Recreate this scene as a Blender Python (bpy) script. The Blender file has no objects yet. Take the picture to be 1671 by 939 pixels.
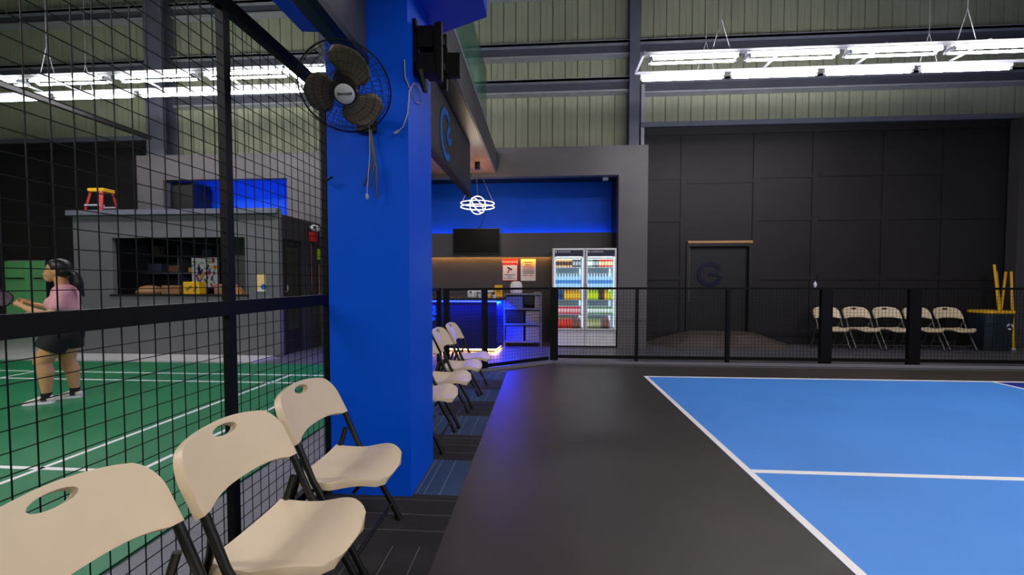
import bpy, bmesh, math, random
from mathutils import Vector, Matrix
random.seed(7)
S = bpy.context.scene
COL = S.collection
PI = math.pi

# ---------------------------------------------------------------- camera, world, big lights, exposure
cam_d = bpy.data.cameras.new('camera'); cam = bpy.data.objects.new('camera', cam_d); COL.objects.link(cam)
cam.location = (0, 0, 1.35)
cam.rotation_euler = (math.radians(90 - 2.09), 0, math.radians(4.0))
cam_d.sensor_width = 36; cam_d.lens = 36 * 704 / 1671; cam_d.shift_y = 15.4 / 1671
cam_d.clip_start = 0.05
S.camera = cam

W = bpy.data.worlds.new('world'); S.world = W; W.use_nodes = True
W.node_tree.nodes['Background'].inputs[0].default_value = (0.75, 0.78, 0.9, 1)
W.node_tree.nodes['Background'].inputs[1].default_value = 0.08

def area(name, loc, rot, sx, sy, power, color=(1, 1, 1)):
    d = bpy.data.lights.new(name, 'AREA'); d.shape = 'RECTANGLE'; d.size = sx; d.size_y = sy
    d.energy = power; d.color = color
    o = bpy.data.objects.new(name, d); COL.objects.link(o); o.location = loc; o.rotation_euler = rot
    return o
# the other tube rows of the two courts, outside the frame
area('court_tube_row_near', (4.6, -0.4, 4.45), (0, 0, 0), 7.0, 0.5, 300, (1.0, 0.97, 0.98))
area('court_tube_row_middle', (6.8, 2.9, 4.9), (0, 0, 0), 0.5, 6.0, 150, (1.0, 0.97, 0.98))
area('green_court_tube_row', (-6.6, -0.4, 4.45), (0, 0, 0), 6.0, 0.5, 380, (1.0, 0.97, 0.98))
area('rear_fill_light', (1.2, -2.6, 3.1), (math.radians(64), 0, math.radians(8)), 4.0, 0.8, 46, (1.0, 0.88, 0.72))  # added warm fill from behind the camera, brightens the chairs

S.view_settings.view_transform = 'Standard'; S.view_settings.look = 'None'
S.view_settings.gamma = 1; S.view_settings.use_curve_mapping = False
S.view_settings.exposure = 0.0
S.cycles.use_denoising = True
S.cycles.max_bounces = 6; S.cycles.diffuse_bounces = 3; S.cycles.transparent_max_bounces = 12

# ---------------------------------------------------------------- materials
def lin(c):
    return tuple((v / 12.92 if v <= 0.04045 else ((v + 0.055) / 1.055) ** 2.4) for v in [x / 255 for x in c])

def mat(name, rgb, rough=0.5, metal=0.0, var=0.0, vscale=6.0, bump=0.0, bscale=60.0, emit=0.0, spec=0.5, var2=None, stretch=None):
    m = bpy.data.materials.new(name); m.use_nodes = True
    nt = m.node_tree; b = nt.nodes['Principled BSDF']
    c = lin(rgb) + (1,)
    b.inputs['Base Color'].default_value = c
    b.inputs['Roughness'].default_value = rough; b.inputs['Metallic'].default_value = metal
    b.inputs['Specular IOR Level'].default_value = spec
    if emit:
        b.inputs['Emission Color'].default_value = c; b.inputs['Emission Strength'].default_value = emit
    tc = nt.nodes.new('ShaderNodeTexCoord'); mp = nt.nodes.new('ShaderNodeMapping')
    nt.links.new(tc.outputs['Object'], mp.inputs['Vector'])
    if stretch: mp.inputs['Scale'].default_value = stretch
    if var:
        n = nt.nodes.new('ShaderNodeTexNoise'); n.inputs['Scale'].default_value = vscale; n.inputs['Detail'].default_value = 6
        nt.links.new(mp.outputs[0], n.inputs['Vector'])
        r = nt.nodes.new('ShaderNodeValToRGB'); r.color_ramp.elements[0].position = 0.3; r.color_ramp.elements[1].position = 0.7
        c2 = lin(var2) if var2 else tuple(x * (1 - var) for x in c[:3])
        r.color_ramp.elements[0].color = tuple(c2) + (1,)
        r.color_ramp.elements[1].color = tuple(min(1, x * (1 + var)) for x in c[:3]) + (1,)
        nt.links.new(n.outputs['Fac'], r.inputs['Fac']); nt.links.new(r.outputs['Color'], b.inputs['Base Color'])
    if bump:
        n = nt.nodes.new('ShaderNodeTexNoise'); n.inputs['Scale'].default_value = bscale; n.inputs['Detail'].default_value = 4
        nt.links.new(mp.outputs[0], n.inputs['Vector'])
        bp = nt.nodes.new('ShaderNodeBump'); bp.inputs['Strength'].default_value = bump; bp.inputs['Distance'].default_value = 0.01
        nt.links.new(n.outputs['Fac'], bp.inputs['Height']); nt.links.new(bp.outputs['Normal'], b.inputs['Normal'])
    return m

def glow(name, rgb, strength):
    m = bpy.data.materials.new(name); m.use_nodes = True
    b = m.node_tree.nodes['Principled BSDF']
    b.inputs['Base Color'].default_value = (0.8, 0.8, 0.8, 1)
    b.inputs['Emission Color'].default_value = lin(rgb) + (1,); b.inputs['Emission Strength'].default_value = strength
    return m

M = {}
M['concrete'] = mat('grey_concrete', (112, 112, 120), 0.55, var=0.14, vscale=1.6, bump=0.1)
M['lounge_floor'] = mat('dark_grey_lounge_floor', (84, 82, 90), 0.38, var=0.16, vscale=1.8)
M['pale_floor'] = mat('pale_screed', (196, 194, 192), 0.4, var=0.06, vscale=2)
M['court_black'] = mat('black_acrylic', (56, 49, 46), 0.42, spec=0.35, var=0.16, vscale=1.3, bump=0.15, bscale=180)
M['court_blue'] = mat('light_blue_acrylic', (68, 136, 218), 0.5, var=0.06, vscale=1.1, bump=0.1, bscale=180)
M['court_navy'] = mat('dark_blue_acrylic', (28, 42, 140), 0.5, var=0.06, vscale=2)
M['line'] = mat('white_line_paint', (238, 234, 232), 0.5, var=0.03, vscale=20)
M['green'] = mat('green_court_vinyl', (18, 116, 70), 0.42, var=0.10, vscale=1.1, bump=0.1, bscale=160)
M['carpet_dark'] = mat('dark_carpet', (30, 27, 28), 0.95, var=0.3, vscale=140, bump=0.5, bscale=260)
M['carpet_blue'] = mat('blue_carpet', (46, 66, 98), 0.95, var=0.25, vscale=140, bump=0.5, bscale=260)
M['carpet_light'] = mat('pale_carpet_yarn', (92, 86, 83), 0.95)
M['carpet_teal'] = mat('light_blue_carpet_yarn', (76, 102, 136), 0.95)
M['sheet'] = mat('beige_green_wall_sheet', (182, 186, 156), 0.55, var=0.12, vscale=1.5, stretch=(1, 1, 0.35))
M['galv'] = mat('galvanised_steel', (184, 186, 194), 0.45, metal=0.0, var=0.12, vscale=5)
M['girt_web_shaded'] = mat('shaded_girt_web', (88, 90, 102), 0.6, var=0.1, vscale=4)  # same girt steel, with the shade between the lips put into the colour
M['steel_blue'] = mat('blue_grey_painted_steel', (112, 115, 130), 0.5, metal=0.1, var=0.1, vscale=4)
M['panel'] = mat('charcoal_panel', (30, 27, 30), 0.55, spec=0.35, var=0.12, vscale=1.3, bump=0.06, bscale=12)
M['charcoal'] = mat('charcoal_plaster', (94, 90, 93), 0.55, var=0.1, vscale=1.6, bump=0.12, bscale=14)
M['charcoal_dark'] = mat('dark_charcoal_board', (62, 59, 62), 0.5, var=0.1, vscale=1.6, bump=0.08, bscale=14)
M['booth'] = mat('grey_painted_board', (104, 104, 108), 0.5, var=0.06, vscale=2)
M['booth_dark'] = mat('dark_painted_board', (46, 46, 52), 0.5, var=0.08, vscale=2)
M['black'] = mat('black_paint', (16, 16, 17), 0.45, var=0.15, vscale=9)
M['door_black'] = mat('flat_black_door', (9, 9, 10), 0.6)
M['frame_black'] = mat('black_steel_tube', (5, 5, 6), 0.55, spec=0.2, var=0.2, vscale=12)
M['wire'] = mat('black_wire', (5, 5, 6), 0.6, spec=0.2)
M['blue'] = mat('royal_blue_paint', (0, 79, 212), 0.5, spec=0.14, var=0.04, vscale=2.2, bump=0.04, bscale=9)
M['wall_blue'] = mat('royal_blue_wall', (0, 78, 204), 0.55, spec=0.2, var=0.05, vscale=2)
M['navy'] = mat('navy_counter', (16, 18, 60), 0.35, var=0.08, vscale=3)
M['wood'] = mat('tan_wood', (190, 142, 88), 0.5, var=0.15, vscale=6, stretch=(0.3, 5, 5))
M['wood_ceiling'] = mat('brown_wood_ceiling', (150, 112, 86), 0.35, var=0.25, vscale=3, stretch=(6, 0.6, 1))
M['chair'] = mat('cream_plastic', (221, 200, 169), 0.42, var=0.025, vscale=8, bump=0.05, bscale=240)
M['chair_tube'] = mat('dark_brown_black_tube', (12, 11, 10), 0.35)
M['far_tube'] = mat('grey_steel_chair_tube', (96, 92, 88), 0.4, metal=0.5)
M['rivet'] = mat('black_rivet', (8, 8, 8), 0.4)
M['white'] = mat('white_enamel', (232, 232, 236), 0.35, var=0.02, vscale=4)
M['white_matt'] = mat('white_card', (226, 226, 232), 0.7)
M['screen'] = mat('tv_black', (3, 3, 4), 0.5, spec=0.15)
M['red'] = mat('red_paint', (205, 28, 24), 0.45)
M['red_leg'] = mat('red_fibreglass', (172, 22, 12), 0.5)
M['yellow'] = mat('yellow_plastic', (232, 178, 22), 0.5, var=0.06, vscale=7)
M['bin'] = mat('dark_teal_plastic', (22, 38, 50), 0.45, var=0.1, vscale=3)
M['tube_glow'] = glow('lit_fluorescent_tube', (255, 250, 255), 55)
M['led_blue'] = glow('blue_led', (6, 30, 255), 14)
M['led_wall'] = glow('cove_blue_led', (90, 150, 255), 15)
M['led_warm'] = glow('warm_led', (255, 184, 96), 42)
M['pendant_glow'] = glow('lit_pendant_ring', (255, 220, 182), 2.2)
M['fridge_light'] = glow('fridge_led', (225, 242, 255), 1.8)
M['fridge_in'] = mat('fridge_liner', (190, 214, 224), 0.5)
M['fan_blade'] = mat('taupe_fan_blade', (86, 76, 64), 0.4)
M['fan_black'] = mat('fan_black', (14, 14, 16), 0.4)
M['badge'] = mat('silver_badge', (190, 190, 196), 0.35)
M['ink'] = mat('dark_ink', (40, 40, 48), 0.7)
M['ink_red'] = mat('red_ink', (190, 60, 60), 0.7)
M['logo_blue'] = mat('sky_blue_logo', (20, 112, 196), 0.5)
M['logo_navy'] = mat('navy_logo', (7, 10, 48), 0.3)
M['door_green'] = mat('bright_green_door', (116, 206, 128), 0.5, var=0.07, vscale=2)
M['skin'] = mat('skin', (206, 152, 106), 0.5, var=0.04, vscale=9)
M['shirt'] = mat('pink_shirt', (224, 160, 166), 0.85, var=0.10, vscale=10, bump=0.3, bscale=30)
M['shorts'] = mat('black_shorts', (14, 13, 15), 0.8)
M['hair'] = mat('black_hair', (14, 11, 12), 0.4, var=0.3, vscale=30, bump=0.5, bscale=70, stretch=(1, 1, 0.2))
M['shoe'] = mat('white_shoe', (222, 214, 206), 0.5)
M['cable'] = mat('pale_cable', (150, 150, 160), 0.5)
def glass_mat():
    m = bpy.data.materials.new('green_tinted_glass'); m.use_nodes = True; nt = m.node_tree
    for n in list(nt.nodes): nt.nodes.remove(n)
    o = nt.nodes.new('ShaderNodeOutputMaterial'); mx = nt.nodes.new('ShaderNodeMixShader')
    t = nt.nodes.new('ShaderNodeBsdfTransparent'); g = nt.nodes.new('ShaderNodeBsdfGlossy')
    t.inputs[0].default_value = (0.80, 0.93, 0.86, 1); g.inputs['Roughness'].default_value = 0.05
    f = nt.nodes.new('ShaderNodeFresnel'); f.inputs[0].default_value = 1.5
    nt.links.new(f.outputs[0], mx.inputs[0]); nt.links.new(t.outputs[0], mx.inputs[1]); nt.links.new(g.outputs[0], mx.inputs[2])
    df = nt.nodes.new('ShaderNodeBsdfDiffuse'); df.inputs[0].default_value = (0.30, 0.60, 0.42, 1)
    m2 = nt.nodes.new('ShaderNodeMixShader'); m2.name = 'tint_mix'; m2.inputs[0].default_value = 0.16
    nt.links.new(mx.outputs[0], m2.inputs[1]); nt.links.new(df.outputs[0], m2.inputs[2]); nt.links.new(m2.outputs[0], o.inputs[0]); return m
M['glass'] = glass_mat()
def clear_mat():
    m = M['glass'].copy(); m.name = 'clear_door_glass'
    m.node_tree.nodes['tint_mix'].inputs[0].default_value = 0.0
    m.node_tree.nodes['Transparent BSDF'].inputs[0].default_value = (0.93, 0.96, 0.97, 1)
    return m
M['clear'] = clear_mat()

# ---------------------------------------------------------------- geometry helpers
class MB:
    def __init__(s): s.bm = bmesh.new()
    def face(s, pts, mi=0):
        f = s.bm.faces.new([s.bm.verts.new(p) for p in pts]); f.material_index = mi; return f
    def box(s, a, b, mi=0, M4=None):
        x0, y0, z0 = a; x1, y1, z1 = b
        P = [(x0,y0,z0),(x1,y0,z0),(x1,y1,z0),(x0,y1,z0),(x0,y0,z1),(x1,y0,z1),(x1,y1,z1),(x0,y1,z1)]
        V = [s.bm.verts.new(M4 @ Vector(p) if M4 else p) for p in P]
        for q in ((3,2,1,0),(4,5,6,7),(0,1,5,4),(1,2,6,5),(2,3,7,6),(3,0,4,7)):
            s.bm.faces.new([V[i] for i in q]).material_index = mi
        return s
    def bar(s, p0, p1, w, h, mi=0, up=(0, 0, 1)):
        p0, p1 = Vector(p0), Vector(p1); d = (p1 - p0); L = d.length; d.normalize()
        u = Vector(up)
        if abs(d.dot(u)) > 0.98: u = Vector((0, 1, 0))
        r = d.cross(u).normalized(); u = r.cross(d)
        m = Matrix((r, d, u)).transposed().to_4x4(); m.translation = p0
        return s.box((-w/2, 0, -h/2), (w/2, L, h/2), mi, m)
    def rings(s, rings, mi=0, cap=True, close=False):
        R = [[s.bm.verts.new(p) for p in r] for r in rings]; n = len(R[0])
        pairs = list(zip(R, R[1:])) + ([(R[-1], R[0])] if close else [])
        for a, b in pairs:
            for i in range(n):
                s.bm.faces.new((a[i], a[(i+1) % n], b[(i+1) % n], b[i])).material_index = mi
        if cap and not close:
            s.bm.faces.new(R[0][::-1]).material_index = mi; s.bm.faces.new(R[-1]).material_index = mi
        return s
    def tube(s, pts, r, n=8, mi=0, close=False, cap=True):
        pts = [Vector(p) for p in pts]; N = len(pts); rs = r if isinstance(r, (list, tuple)) else [r] * N
        out = []; prev = None
        for i, p in enumerate(pts):
            if close: d = (pts[(i+1) % N] - pts[i-1]).normalized()
            else: d = (pts[min(i+1, N-1)] - pts[max(i-1, 0)]).normalized()
            if prev is None:
                a = Vector((0, 0, 1)) if abs(d.z) < 0.9 else Vector((1, 0, 0))
                u = d.cross(a).normalized()
            else: u = (prev - d * prev.dot(d)).normalized()
            prev = u; v = d.cross(u)
            out.append([p + (u * math.cos(2*PI*k/n) + v * math.sin(2*PI*k/n)) * rs[i] for k in range(n)])
        return s.rings(out, mi, cap, close)
    def lathe(s, prof, c=(0, 0, 0), n=16, mi=0, axis=(0, 0, 1), cap=True):
        ax = Vector(axis).normalized(); a = Vector((1, 0, 0)) if abs(ax.x) < 0.9 else Vector((0, 1, 0))
        u = ax.cross(a).normalized(); v = ax.cross(u); c = Vector(c)
        return s.rings([[c + ax*h + (u*math.cos(2*PI*k/n) + v*math.sin(2*PI*k/n))*max(r, 1e-4) for k in range(n)] for r, h in prof], mi, cap)
    def circle(s, c, r, t, normal=(0, 0, 1), n=32, m=6, mi=0):
        nv = Vector(normal).normalized(); a = Vector((1, 0, 0)) if abs(nv.x) < 0.9 else Vector((0, 1, 0))
        u = nv.cross(a).normalized(); v = nv.cross(u); c = Vector(c)
        return s.tube([c + (u*math.cos(2*PI*k/n) + v*math.sin(2*PI*k/n))*r for k in range(n)], t, m, mi, close=True)
    def prism(s, poly, ext, mi=0):
        e = Vector(ext); A = [s.bm.verts.new(p) for p in poly]; B = [s.bm.verts.new(Vector(p) + e) for p in poly]; n = len(A)
        s.bm.faces.new(A[::-1]).material_index = mi; s.bm.faces.new(B).material_index = mi
        for i in range(n): s.bm.faces.new((A[i], A[(i+1) % n], B[(i+1) % n], B[i])).material_index = mi
        return s
    def ball(s, c, r, seg=16, ring=10, mi=0, M4=None):
        r = Vector(r) if not isinstance(r, (int, float)) else Vector((r, r, r)); c = Vector(c)
        R = []
        for i in range(ring + 1):
            t = -PI/2 + PI * i / ring; t = max(min(t, PI/2 - .02), -PI/2 + .02)
            ringp = []
            for k in range(seg):
                p = Vector((r.x*math.cos(t)*math.cos(2*PI*k/seg), r.y*math.cos(t)*math.sin(2*PI*k/seg), r.z*math.sin(t)))
                if M4: p = M4 @ p
                ringp.append(c + p)
            R.append(ringp)
        return s.rings(R, mi)
    def capsule(s, p0, p1, r0, r1, n=16, e=(1, 1)):
        p0, p1 = Vector(p0), Vector(p1); d = p1 - p0; L = d.length; d.normalize()
        a = Vector((0, 1, 0)) if abs(d.y) < 0.9 else Vector((1, 0, 0))
        v = (a - d * a.dot(d)).normalized(); u = v.cross(d)
        prof = [(r0*math.cos(t), -r0*math.sin(t)) for t in [PI/2*k/5 for k in (4.9, 4, 3, 2, 1, 0)]]
        prof += [(r1*math.cos(t), L + r1*math.sin(t)) for t in [PI/2*k/5 for k in (0, 1, 2, 3, 4, 4.9)]]
        return s.rings([[p0 + d*h + (u*math.cos(2*PI*k/n)*e[0] + v*math.sin(2*PI*k/n)*e[1])*max(r, 1e-4) for k in range(n)] for r, h in prof])
    def build(s, name, mats, parent=None, smooth=0, loc=None, M4=None):
        me = bpy.data.meshes.new(name)
        bmesh.ops.recalc_face_normals(s.bm, faces=s.bm.faces)
        if M4: s.bm.transform(M4)
        s.bm.to_mesh(me); s.bm.free()
        for m in (mats if isinstance(mats, (list, tuple)) else [mats]):
            me.materials.append(M[m] if isinstance(m, str) else m)
        if smooth:
            me.shade_smooth()
            if smooth < 180: me.set_sharp_from_angle(angle=math.radians(smooth))
        o = bpy.data.objects.new(name, me); COL.objects.link(o)
        if parent: o.parent = parent
        if loc: o.location = loc
        return o

def box(name, a, b, m, parent=None, bev=0.0):
    o = MB().box(a, b).build(name, m, parent)
    if bev:
        x = o.modifiers.new('bevel', 'BEVEL'); x.width = bev; x.segments = 2; x.limit_method = 'ANGLE'
    return o
def tag(o, label, cat, group=None, kind=None):
    o['label'] = label; o['category'] = cat
    if group: o['group'] = group
    if kind: o['kind'] = kind
    return o
def struct(o, label=None, cat=None):
    o['kind'] = 'structure'
    if label: o['label'] = label
    if cat: o['category'] = cat
    return o
def empty(name, loc=(0, 0, 0), rz=0.0):
    o = bpy.data.objects.new(name, None); COL.objects.link(o); o.location = loc; o.rotation_euler = (0, 0, rz)
    o.empty_display_size = 0.1; return o
def copy_tree(o, parent=None):
    c = o.copy(); COL.objects.link(c); c.parent = parent
    for ch in list(o.children): copy_tree(ch, c)
    return c
def text_obj(name, body, size, m, origin, xdir, ydir, parent, depth=0.002, align='CENTER'):
    cu = bpy.data.curves.new('t', 'FONT'); cu.body = body; cu.size = size; cu.extrude = depth; cu.align_x = align; cu.align_y = 'CENTER'
    t = bpy.data.objects.new('t', cu); COL.objects.link(t)
    bpy.context.view_layer.update()
    me = bpy.data.meshes.new_from_object(t.evaluated_get(bpy.context.evaluated_depsgraph_get()))
    bpy.data.objects.remove(t)
    x, y = Vector(xdir).normalized(), Vector(ydir).normalized(); z = x.cross(y)
    mm = Matrix((x, y, z)).transposed().to_4x4(); mm.translation = Vector(origin); me.transform(mm)
    me.materials.clear(); me.materials.append(M[m])
    o = bpy.data.objects.new(name, me); COL.objects.link(o); o.parent = parent; return o
ORD = ['first', 'second', 'third', 'fourth', 'fifth', 'sixth', 'seventh', 'eighth', 'ninth']

# ================================================================ SETTING
struct(MB().box((-15, -3.2, -0.1), (14, 9.9, -0.012)).build('floor', 'concrete'), 'grey concrete floor of the hall', 'floor')

# black acrylic surround with the light blue court
mb = MB()
mb.box((-0.52, -3.0, -0.012), (12.5, 6.98, 0.0), 0)
cx0, cx1, cy0, cy1 = 1.44, 14.0 - 1.5, 0.10, 6.20
z0, z1, z2 = 0.0, 0.002, 0.004
mb.box((cx0, cy0, z0), (6.02, cy1, z1), 1)
mb.box((6.02, cy0, z0), (10.28, cy1, z1), 2)
mb.box((10.28, cy0, z0), (12.5, cy1, z1), 1)
w = 0.05
mb.box((cx0, cy0, z1), (cx0 + w, cy1, z2), 3)
mb.box((cx0 + w, cy1 - w, z1), (12.5, cy1, z2), 3)
mb.box((cx0 + w, cy0, z1), (12.5, cy0 + w, z2), 3)
mb.box((cx0 + w, 3.10, z1), (6.02, 3.15, z2), 3)
mb.box((5.99, cy0 + w, z1), (6.04, cy1 - w, z2), 3)
mb.box((10.25, cy0 + w, z1), (10.30, cy1 - w, z2), 3)
struct(mb.build('court_floor', ['court_black', 'court_blue', 'court_navy', 'line']), 'black acrylic floor with light blue court and white lines', 'sports court')

# green badminton court
mb = MB()
mb.box((-13.5, -3.0, -0.012), (-2.03, 6.72, 0.0), 0)
lw = 0.04
def gl(x0, y0, x1, y1): mb.box((x0, y0, 0), (x1, y1, 0.002), 1)
gl(-13.0, 5.90, -2.86, 5.94); gl(-13.0, 5.44, -2.86, 5.48)
gl(-2.88, -0.2, -2.84, 5.90); gl(-3.62, -0.2, -3.58, 5.90)
gl(-7.55, 2.80, -2.86, 2.84); gl(-7.57, -0.2, -7.53, 5.90)
struct(mb.build('court_floor', ['green', 'line']), 'green vinyl court floor with white lines behind the mesh cage', 'sports court')
mb = MB(); mb.box((-12.9, 6.74, -0.012), (-4.75, 7.36, 0.02))
struct(mb.build('floor', 'pale_floor'), 'pale floor strip between green court and grey booth', 'floor')
struct(MB().box((-13.5, 7.36, -0.012), (-8.8, 9.55, 0.004)).build('floor', 'pale_floor'), 'pale floor in front of the green doors', 'floor')

struct(MB().prism([(-4.6, 6.74, -0.012), (-1.42, 5.98, -0.012), (0.16, 7.15, -0.012), (9.4, 7.15, -0.012), (9.4, 9.58, -0.012), (-4.6, 9.58, -0.012)], (0, 0, 0.011)).build('floor', 'lounge_floor'), 'dark grey floor of the bar lounge', 'floor')

# carpet tiles along the chairs
mb = MB()
def ctile(x0, x1, y0, y1, blue, vert, seed):
    rr = random.Random(seed); zc = 0.004
    mb.box((x0, y0, -0.012), (x1, y1, zc), 1 if blue else 0)
    for f in ((0.18, 0.5, 0.62, 0.83) if blue else (0.27, 0.58, 0.86)):
        f += rr.uniform(-.03, .03); t = 0.0022 if not blue else 0.004
        if vert: 
            xx = x0 + f * 0.5
            if xx + t < x1: mb.box((xx - t, y0, zc), (xx + t, y1, zc + 0.0008), 3 if blue else 2)
        else: mb.box((x0, y0 + f*(y1-y0) - t, zc), (x1, y0 + f*(y1-y0) + t, zc + 0.0008), 2)
for j in range(-7, 8):
    ya, yb = 2.63 + 0.53*j, 2.63 + 0.53*(j+1)
    if yb > 6.45: break
    for i in range(2):
        xa, xb = ((-1.05, -0.52), (-1.42, -1.05))[i]
        if yb > 6.1 and i == 1: continue
        blue = (j >= 0) and ((j + i) % 2 == 0)
        ctile(xa, xb, ya, yb, blue, blue or (j + i) % 2 == 0 and j < -1, j*7+i)
struct(mb.build('floor', ['carpet_dark', 'carpet_blue', 'carpet_light', 'carpet_teal']), 'strip of dark and blue striped carpet tiles under the chairs', 'carpet')

# corrugated upper wall
def corrugated(x0, x1, z0, z1, y):
    mb = MB(); pts = []; x = x0; p = 0.272
    while x < x1:
        pts += [(x, y), (x + p*0.455, y), (x + p*0.46, y+0.006), (x + p*0.49, y+0.006), (x + p*0.495, y), (x + p*0.90, y), (x + p*0.92, y + 0.035), (x + p*0.98, y + 0.035)]
        x += p
    pts.append((x, y))
    for a, b in zip(pts, pts[1:]): mb.face([(a[0], a[1], z0), (b[0], b[1], z0), (b[0], b[1], z1), (a[0], a[1], z1)])
    mb.box((x0, y + 0.05, z0), (x, y + 0.1, z1))
    return mb.build('wall_back', 'sheet')
struct(corrugated(-15, 14, 3.9, 8.9, 9.76), 'beige green corrugated metal wall sheeting', 'wall')

# girts and columns
def chan(x0, x1, z, h=0.24, y=9.5):
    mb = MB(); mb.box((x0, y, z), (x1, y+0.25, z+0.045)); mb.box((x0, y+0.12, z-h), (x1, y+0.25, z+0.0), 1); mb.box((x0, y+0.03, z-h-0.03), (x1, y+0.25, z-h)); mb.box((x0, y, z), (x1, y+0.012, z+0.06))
    return mb.build('trim_1', ['galv', 'girt_web_shaded'])
for (x0, x1, z) in ((-1.6, 1.84, 6.43), (-1.6, 1.84, 5.66), (2.03, 13, 6.43), (2.16, 13, 5.60), (-8.5, -4.9, 6.43), (-8.5, -4.9, 5.6), (-15, -9.0, 6.38), (-15, -9.0, 7.62), (-8.5, -1.6, 7.62), (2.03, 13, 7.75), (-1.6, 1.84, 7.75)):
    struct(chan(x0, x1, z, 0.20), 'galvanised steel girt across the corrugated wall', 'wall rail')
def hcol(x0, x1, y0=9.36, z0=3.98, z1=8.8):
    mb = MB(); mb.box((x0, y0, z0), (x1, y0+0.02, z1)); mb.box((x0, y0+0.30, z0), (x1, y0+0.32, z1)); c = (x0+x1)/2
    mb.box((c-0.01, y0+0.02, z0), (c+0.01, y0+0.30, z1)); return mb.build('trim_2', 'steel_blue')
for x0, x1, zz in ((1.82, 2.03, 4.0), (-9.02, -8.56, 4.0), (-4.92, -4.62, 4.0), (11.8, 12.05, 4.6)):
    struct(hcol(x0, x1, z0=zz), 'grey steel column in front of the corrugated wall', 'column')
struct(MB().box((2.10, 9.52, 4.05), (2.17, 9.7, 5.55)).build('trim_3', 'galv'), 'thin galvanised upright beside the steel column', 'wall rail')
struct(MB().box((-8.56, 9.50, 4.06), (1.82, 9.7, 4.13)).box((-8.56, 9.49, 4.06), (1.82, 9.5, 4.17)).build('trim_4', 'galv'), 'bright metal flashing above the bar wall', 'wall rail')

# dark panelled lower wall with rails, right of the bar and left of the booth
def panel_wall(x0, x1, top, vs, hs, name, zb=0.0, door=None):
    mb = MB(); y = 9.6
    if door:
        dx0, dx1, dz = door
        mb.box((x0, y, zb), (dx0, y+0.14, top)); mb.box((dx1, y, zb), (x1, y+0.14, top)); mb.box((dx0, y, dz), (dx1, y+0.14, top))
    else: mb.box((x0, y, zb), (x1, y+0.14, top))
    for v in vs: mb.box((v-0.062, y-0.022, 0.0 if zb == 0 else zb), (v+0.062, y, top))
    for (a, b, z) in hs: mb.box((a, y-0.018, z-0.045), (b, y, z+0.045))
    mb.box((x0, y-0.10, top), (x1, y+0.14, top+0.10), 1)
    mb.box((x0, y-0.03, top-0.16), (x1, y, top))
    return mb.build(name, ['panel', 'steel_blue'])
vs = (3.03, 4.53, 5.73, 7.13, 8.30)
hs = [(2.1, 3.06, 3.58), (2.1, 3.06, 2.68), (3.10, 4.48, 3.49), (2.1, 3.06, 1.42)]
for a, b in ((4.52, 5.68), (5.82, 7.11), (7.15, 8.28), (8.32, 9.4)):
    hs += [(a, b, 2.68), (a, b, 1.42), (a, b, 0.22)]
hs += [(4.52, 5.68, 3.58), (5.82, 7.11, 3.60), (7.15, 8.28, 3.60)]
struct(panel_wall(2.09, 13, 4.64, vs, hs, 'wall_back', door=(3.14, 4.42, 2.10)), 'dark charcoal panelled lower wall on the right', 'wall')
struct(panel_wall(-15, -9.0, 4.62, (-9.45, -10.6, -11.85, -13.1), [(-13.1, -9.0, 2.9), (-15, -9.0, 1.92)], 'wall_back', door=(-13.1, -11.9, 1.86)), 'dark panelled wall behind the player', 'wall')
struct(MB().box((9.46, 9.34, 0), (10.3, 9.55, 4.6)).build('wall_right', 'charcoal_dark'), 'grey clad pillar at the right end of the panelled wall', 'pillar')
struct(MB().box((13, -3.2, 0), (13.15, 9.9, 9)).build('wall_right', 'sheet'), 'right hall wall', 'wall')
struct(MB().box((-15.15, -3.2, 0), (-15, 9.9, 9)).build('wall_left', 'sheet'), 'left hall wall', 'wall')
struct(MB().box((-15, -3.35, 8.9), (13, 9.9, 9.05)).build('ceiling', 'steel_blue'), 'hall roof', 'ceiling')

# black door with round emblem
def logo(mb, c, u, v, R, wd, depth, mi=0, closed=False):
    c, u, v = Vector(c), Vector(u), Vector(v); n = u.cross(v); N = 30
    a0, a1 = (25, 352) if closed else (52, 308)
    o_, i_ = [], []
    for k in range(N+1):
        a = math.radians(a0 + (a1-a0)*k/N); d = u*math.cos(a) + v*math.sin(a)
        o_.append(c + d*R); i_.append(c + d*(R-wd))
    for k in range(N): mb.prism([o_[k], o_[k+1], i_[k+1], i_[k]], n*depth, mi)
    q = lambda x, y: c + u*R*x + v*R*y
    if closed: mb.prism([q(-0.1, -0.16), q(0.72, -0.16), q(0.72, 0.10), q(-0.1, 0.10)], n*depth, mi)
    else:
        mb.prism([q(0.45, 0.55), q(0.72, 0.42), q(0.36, -0.02), q(0.05, 0.02)], n*depth, mi)
        mb.prism([q(0.05, 0.02), q(0.36, -0.02), q(0.95, 0.12), q(0.88, -0.18), q(0.3, -0.3)], n*depth, mi)
d1 = MB().box((3.16, 9.64, 0.26), (4.40, 9.69, 2.10)).build('door_1', 'door_black'); struct(d1, 'black door with a dark blue round emblem at the top of the small ramp', 'door')
fr = MB(); fr.box((3.10, 9.55, 0.0), (3.16, 9.70, 2.16)); fr.box((4.40, 9.55, 0.0), (4.46, 9.70, 2.16)); fr.box((3.16, 9.55, 2.10), (4.40, 9.70, 2.16)); fr.build('door_frame', 'black', d1)
box('door_lintel', (3.12, 9.53, 2.165), (4.46, 9.60, 2.215), 'wood', d1)
MB().box((3.155, 9.585, 0.9), (3.175, 9.60, 2.08)).build('jamb_strip', 'wood', d1)
lg = MB(); logo(lg, (3.62, 9.638, 1.50), (1, 0, 0), (0, 0, 1), 0.27, 0.085, 0.012, closed=True); lg.build('emblem', 'logo_navy', d1)['label'] = 'dark blue ring emblem'

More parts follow.
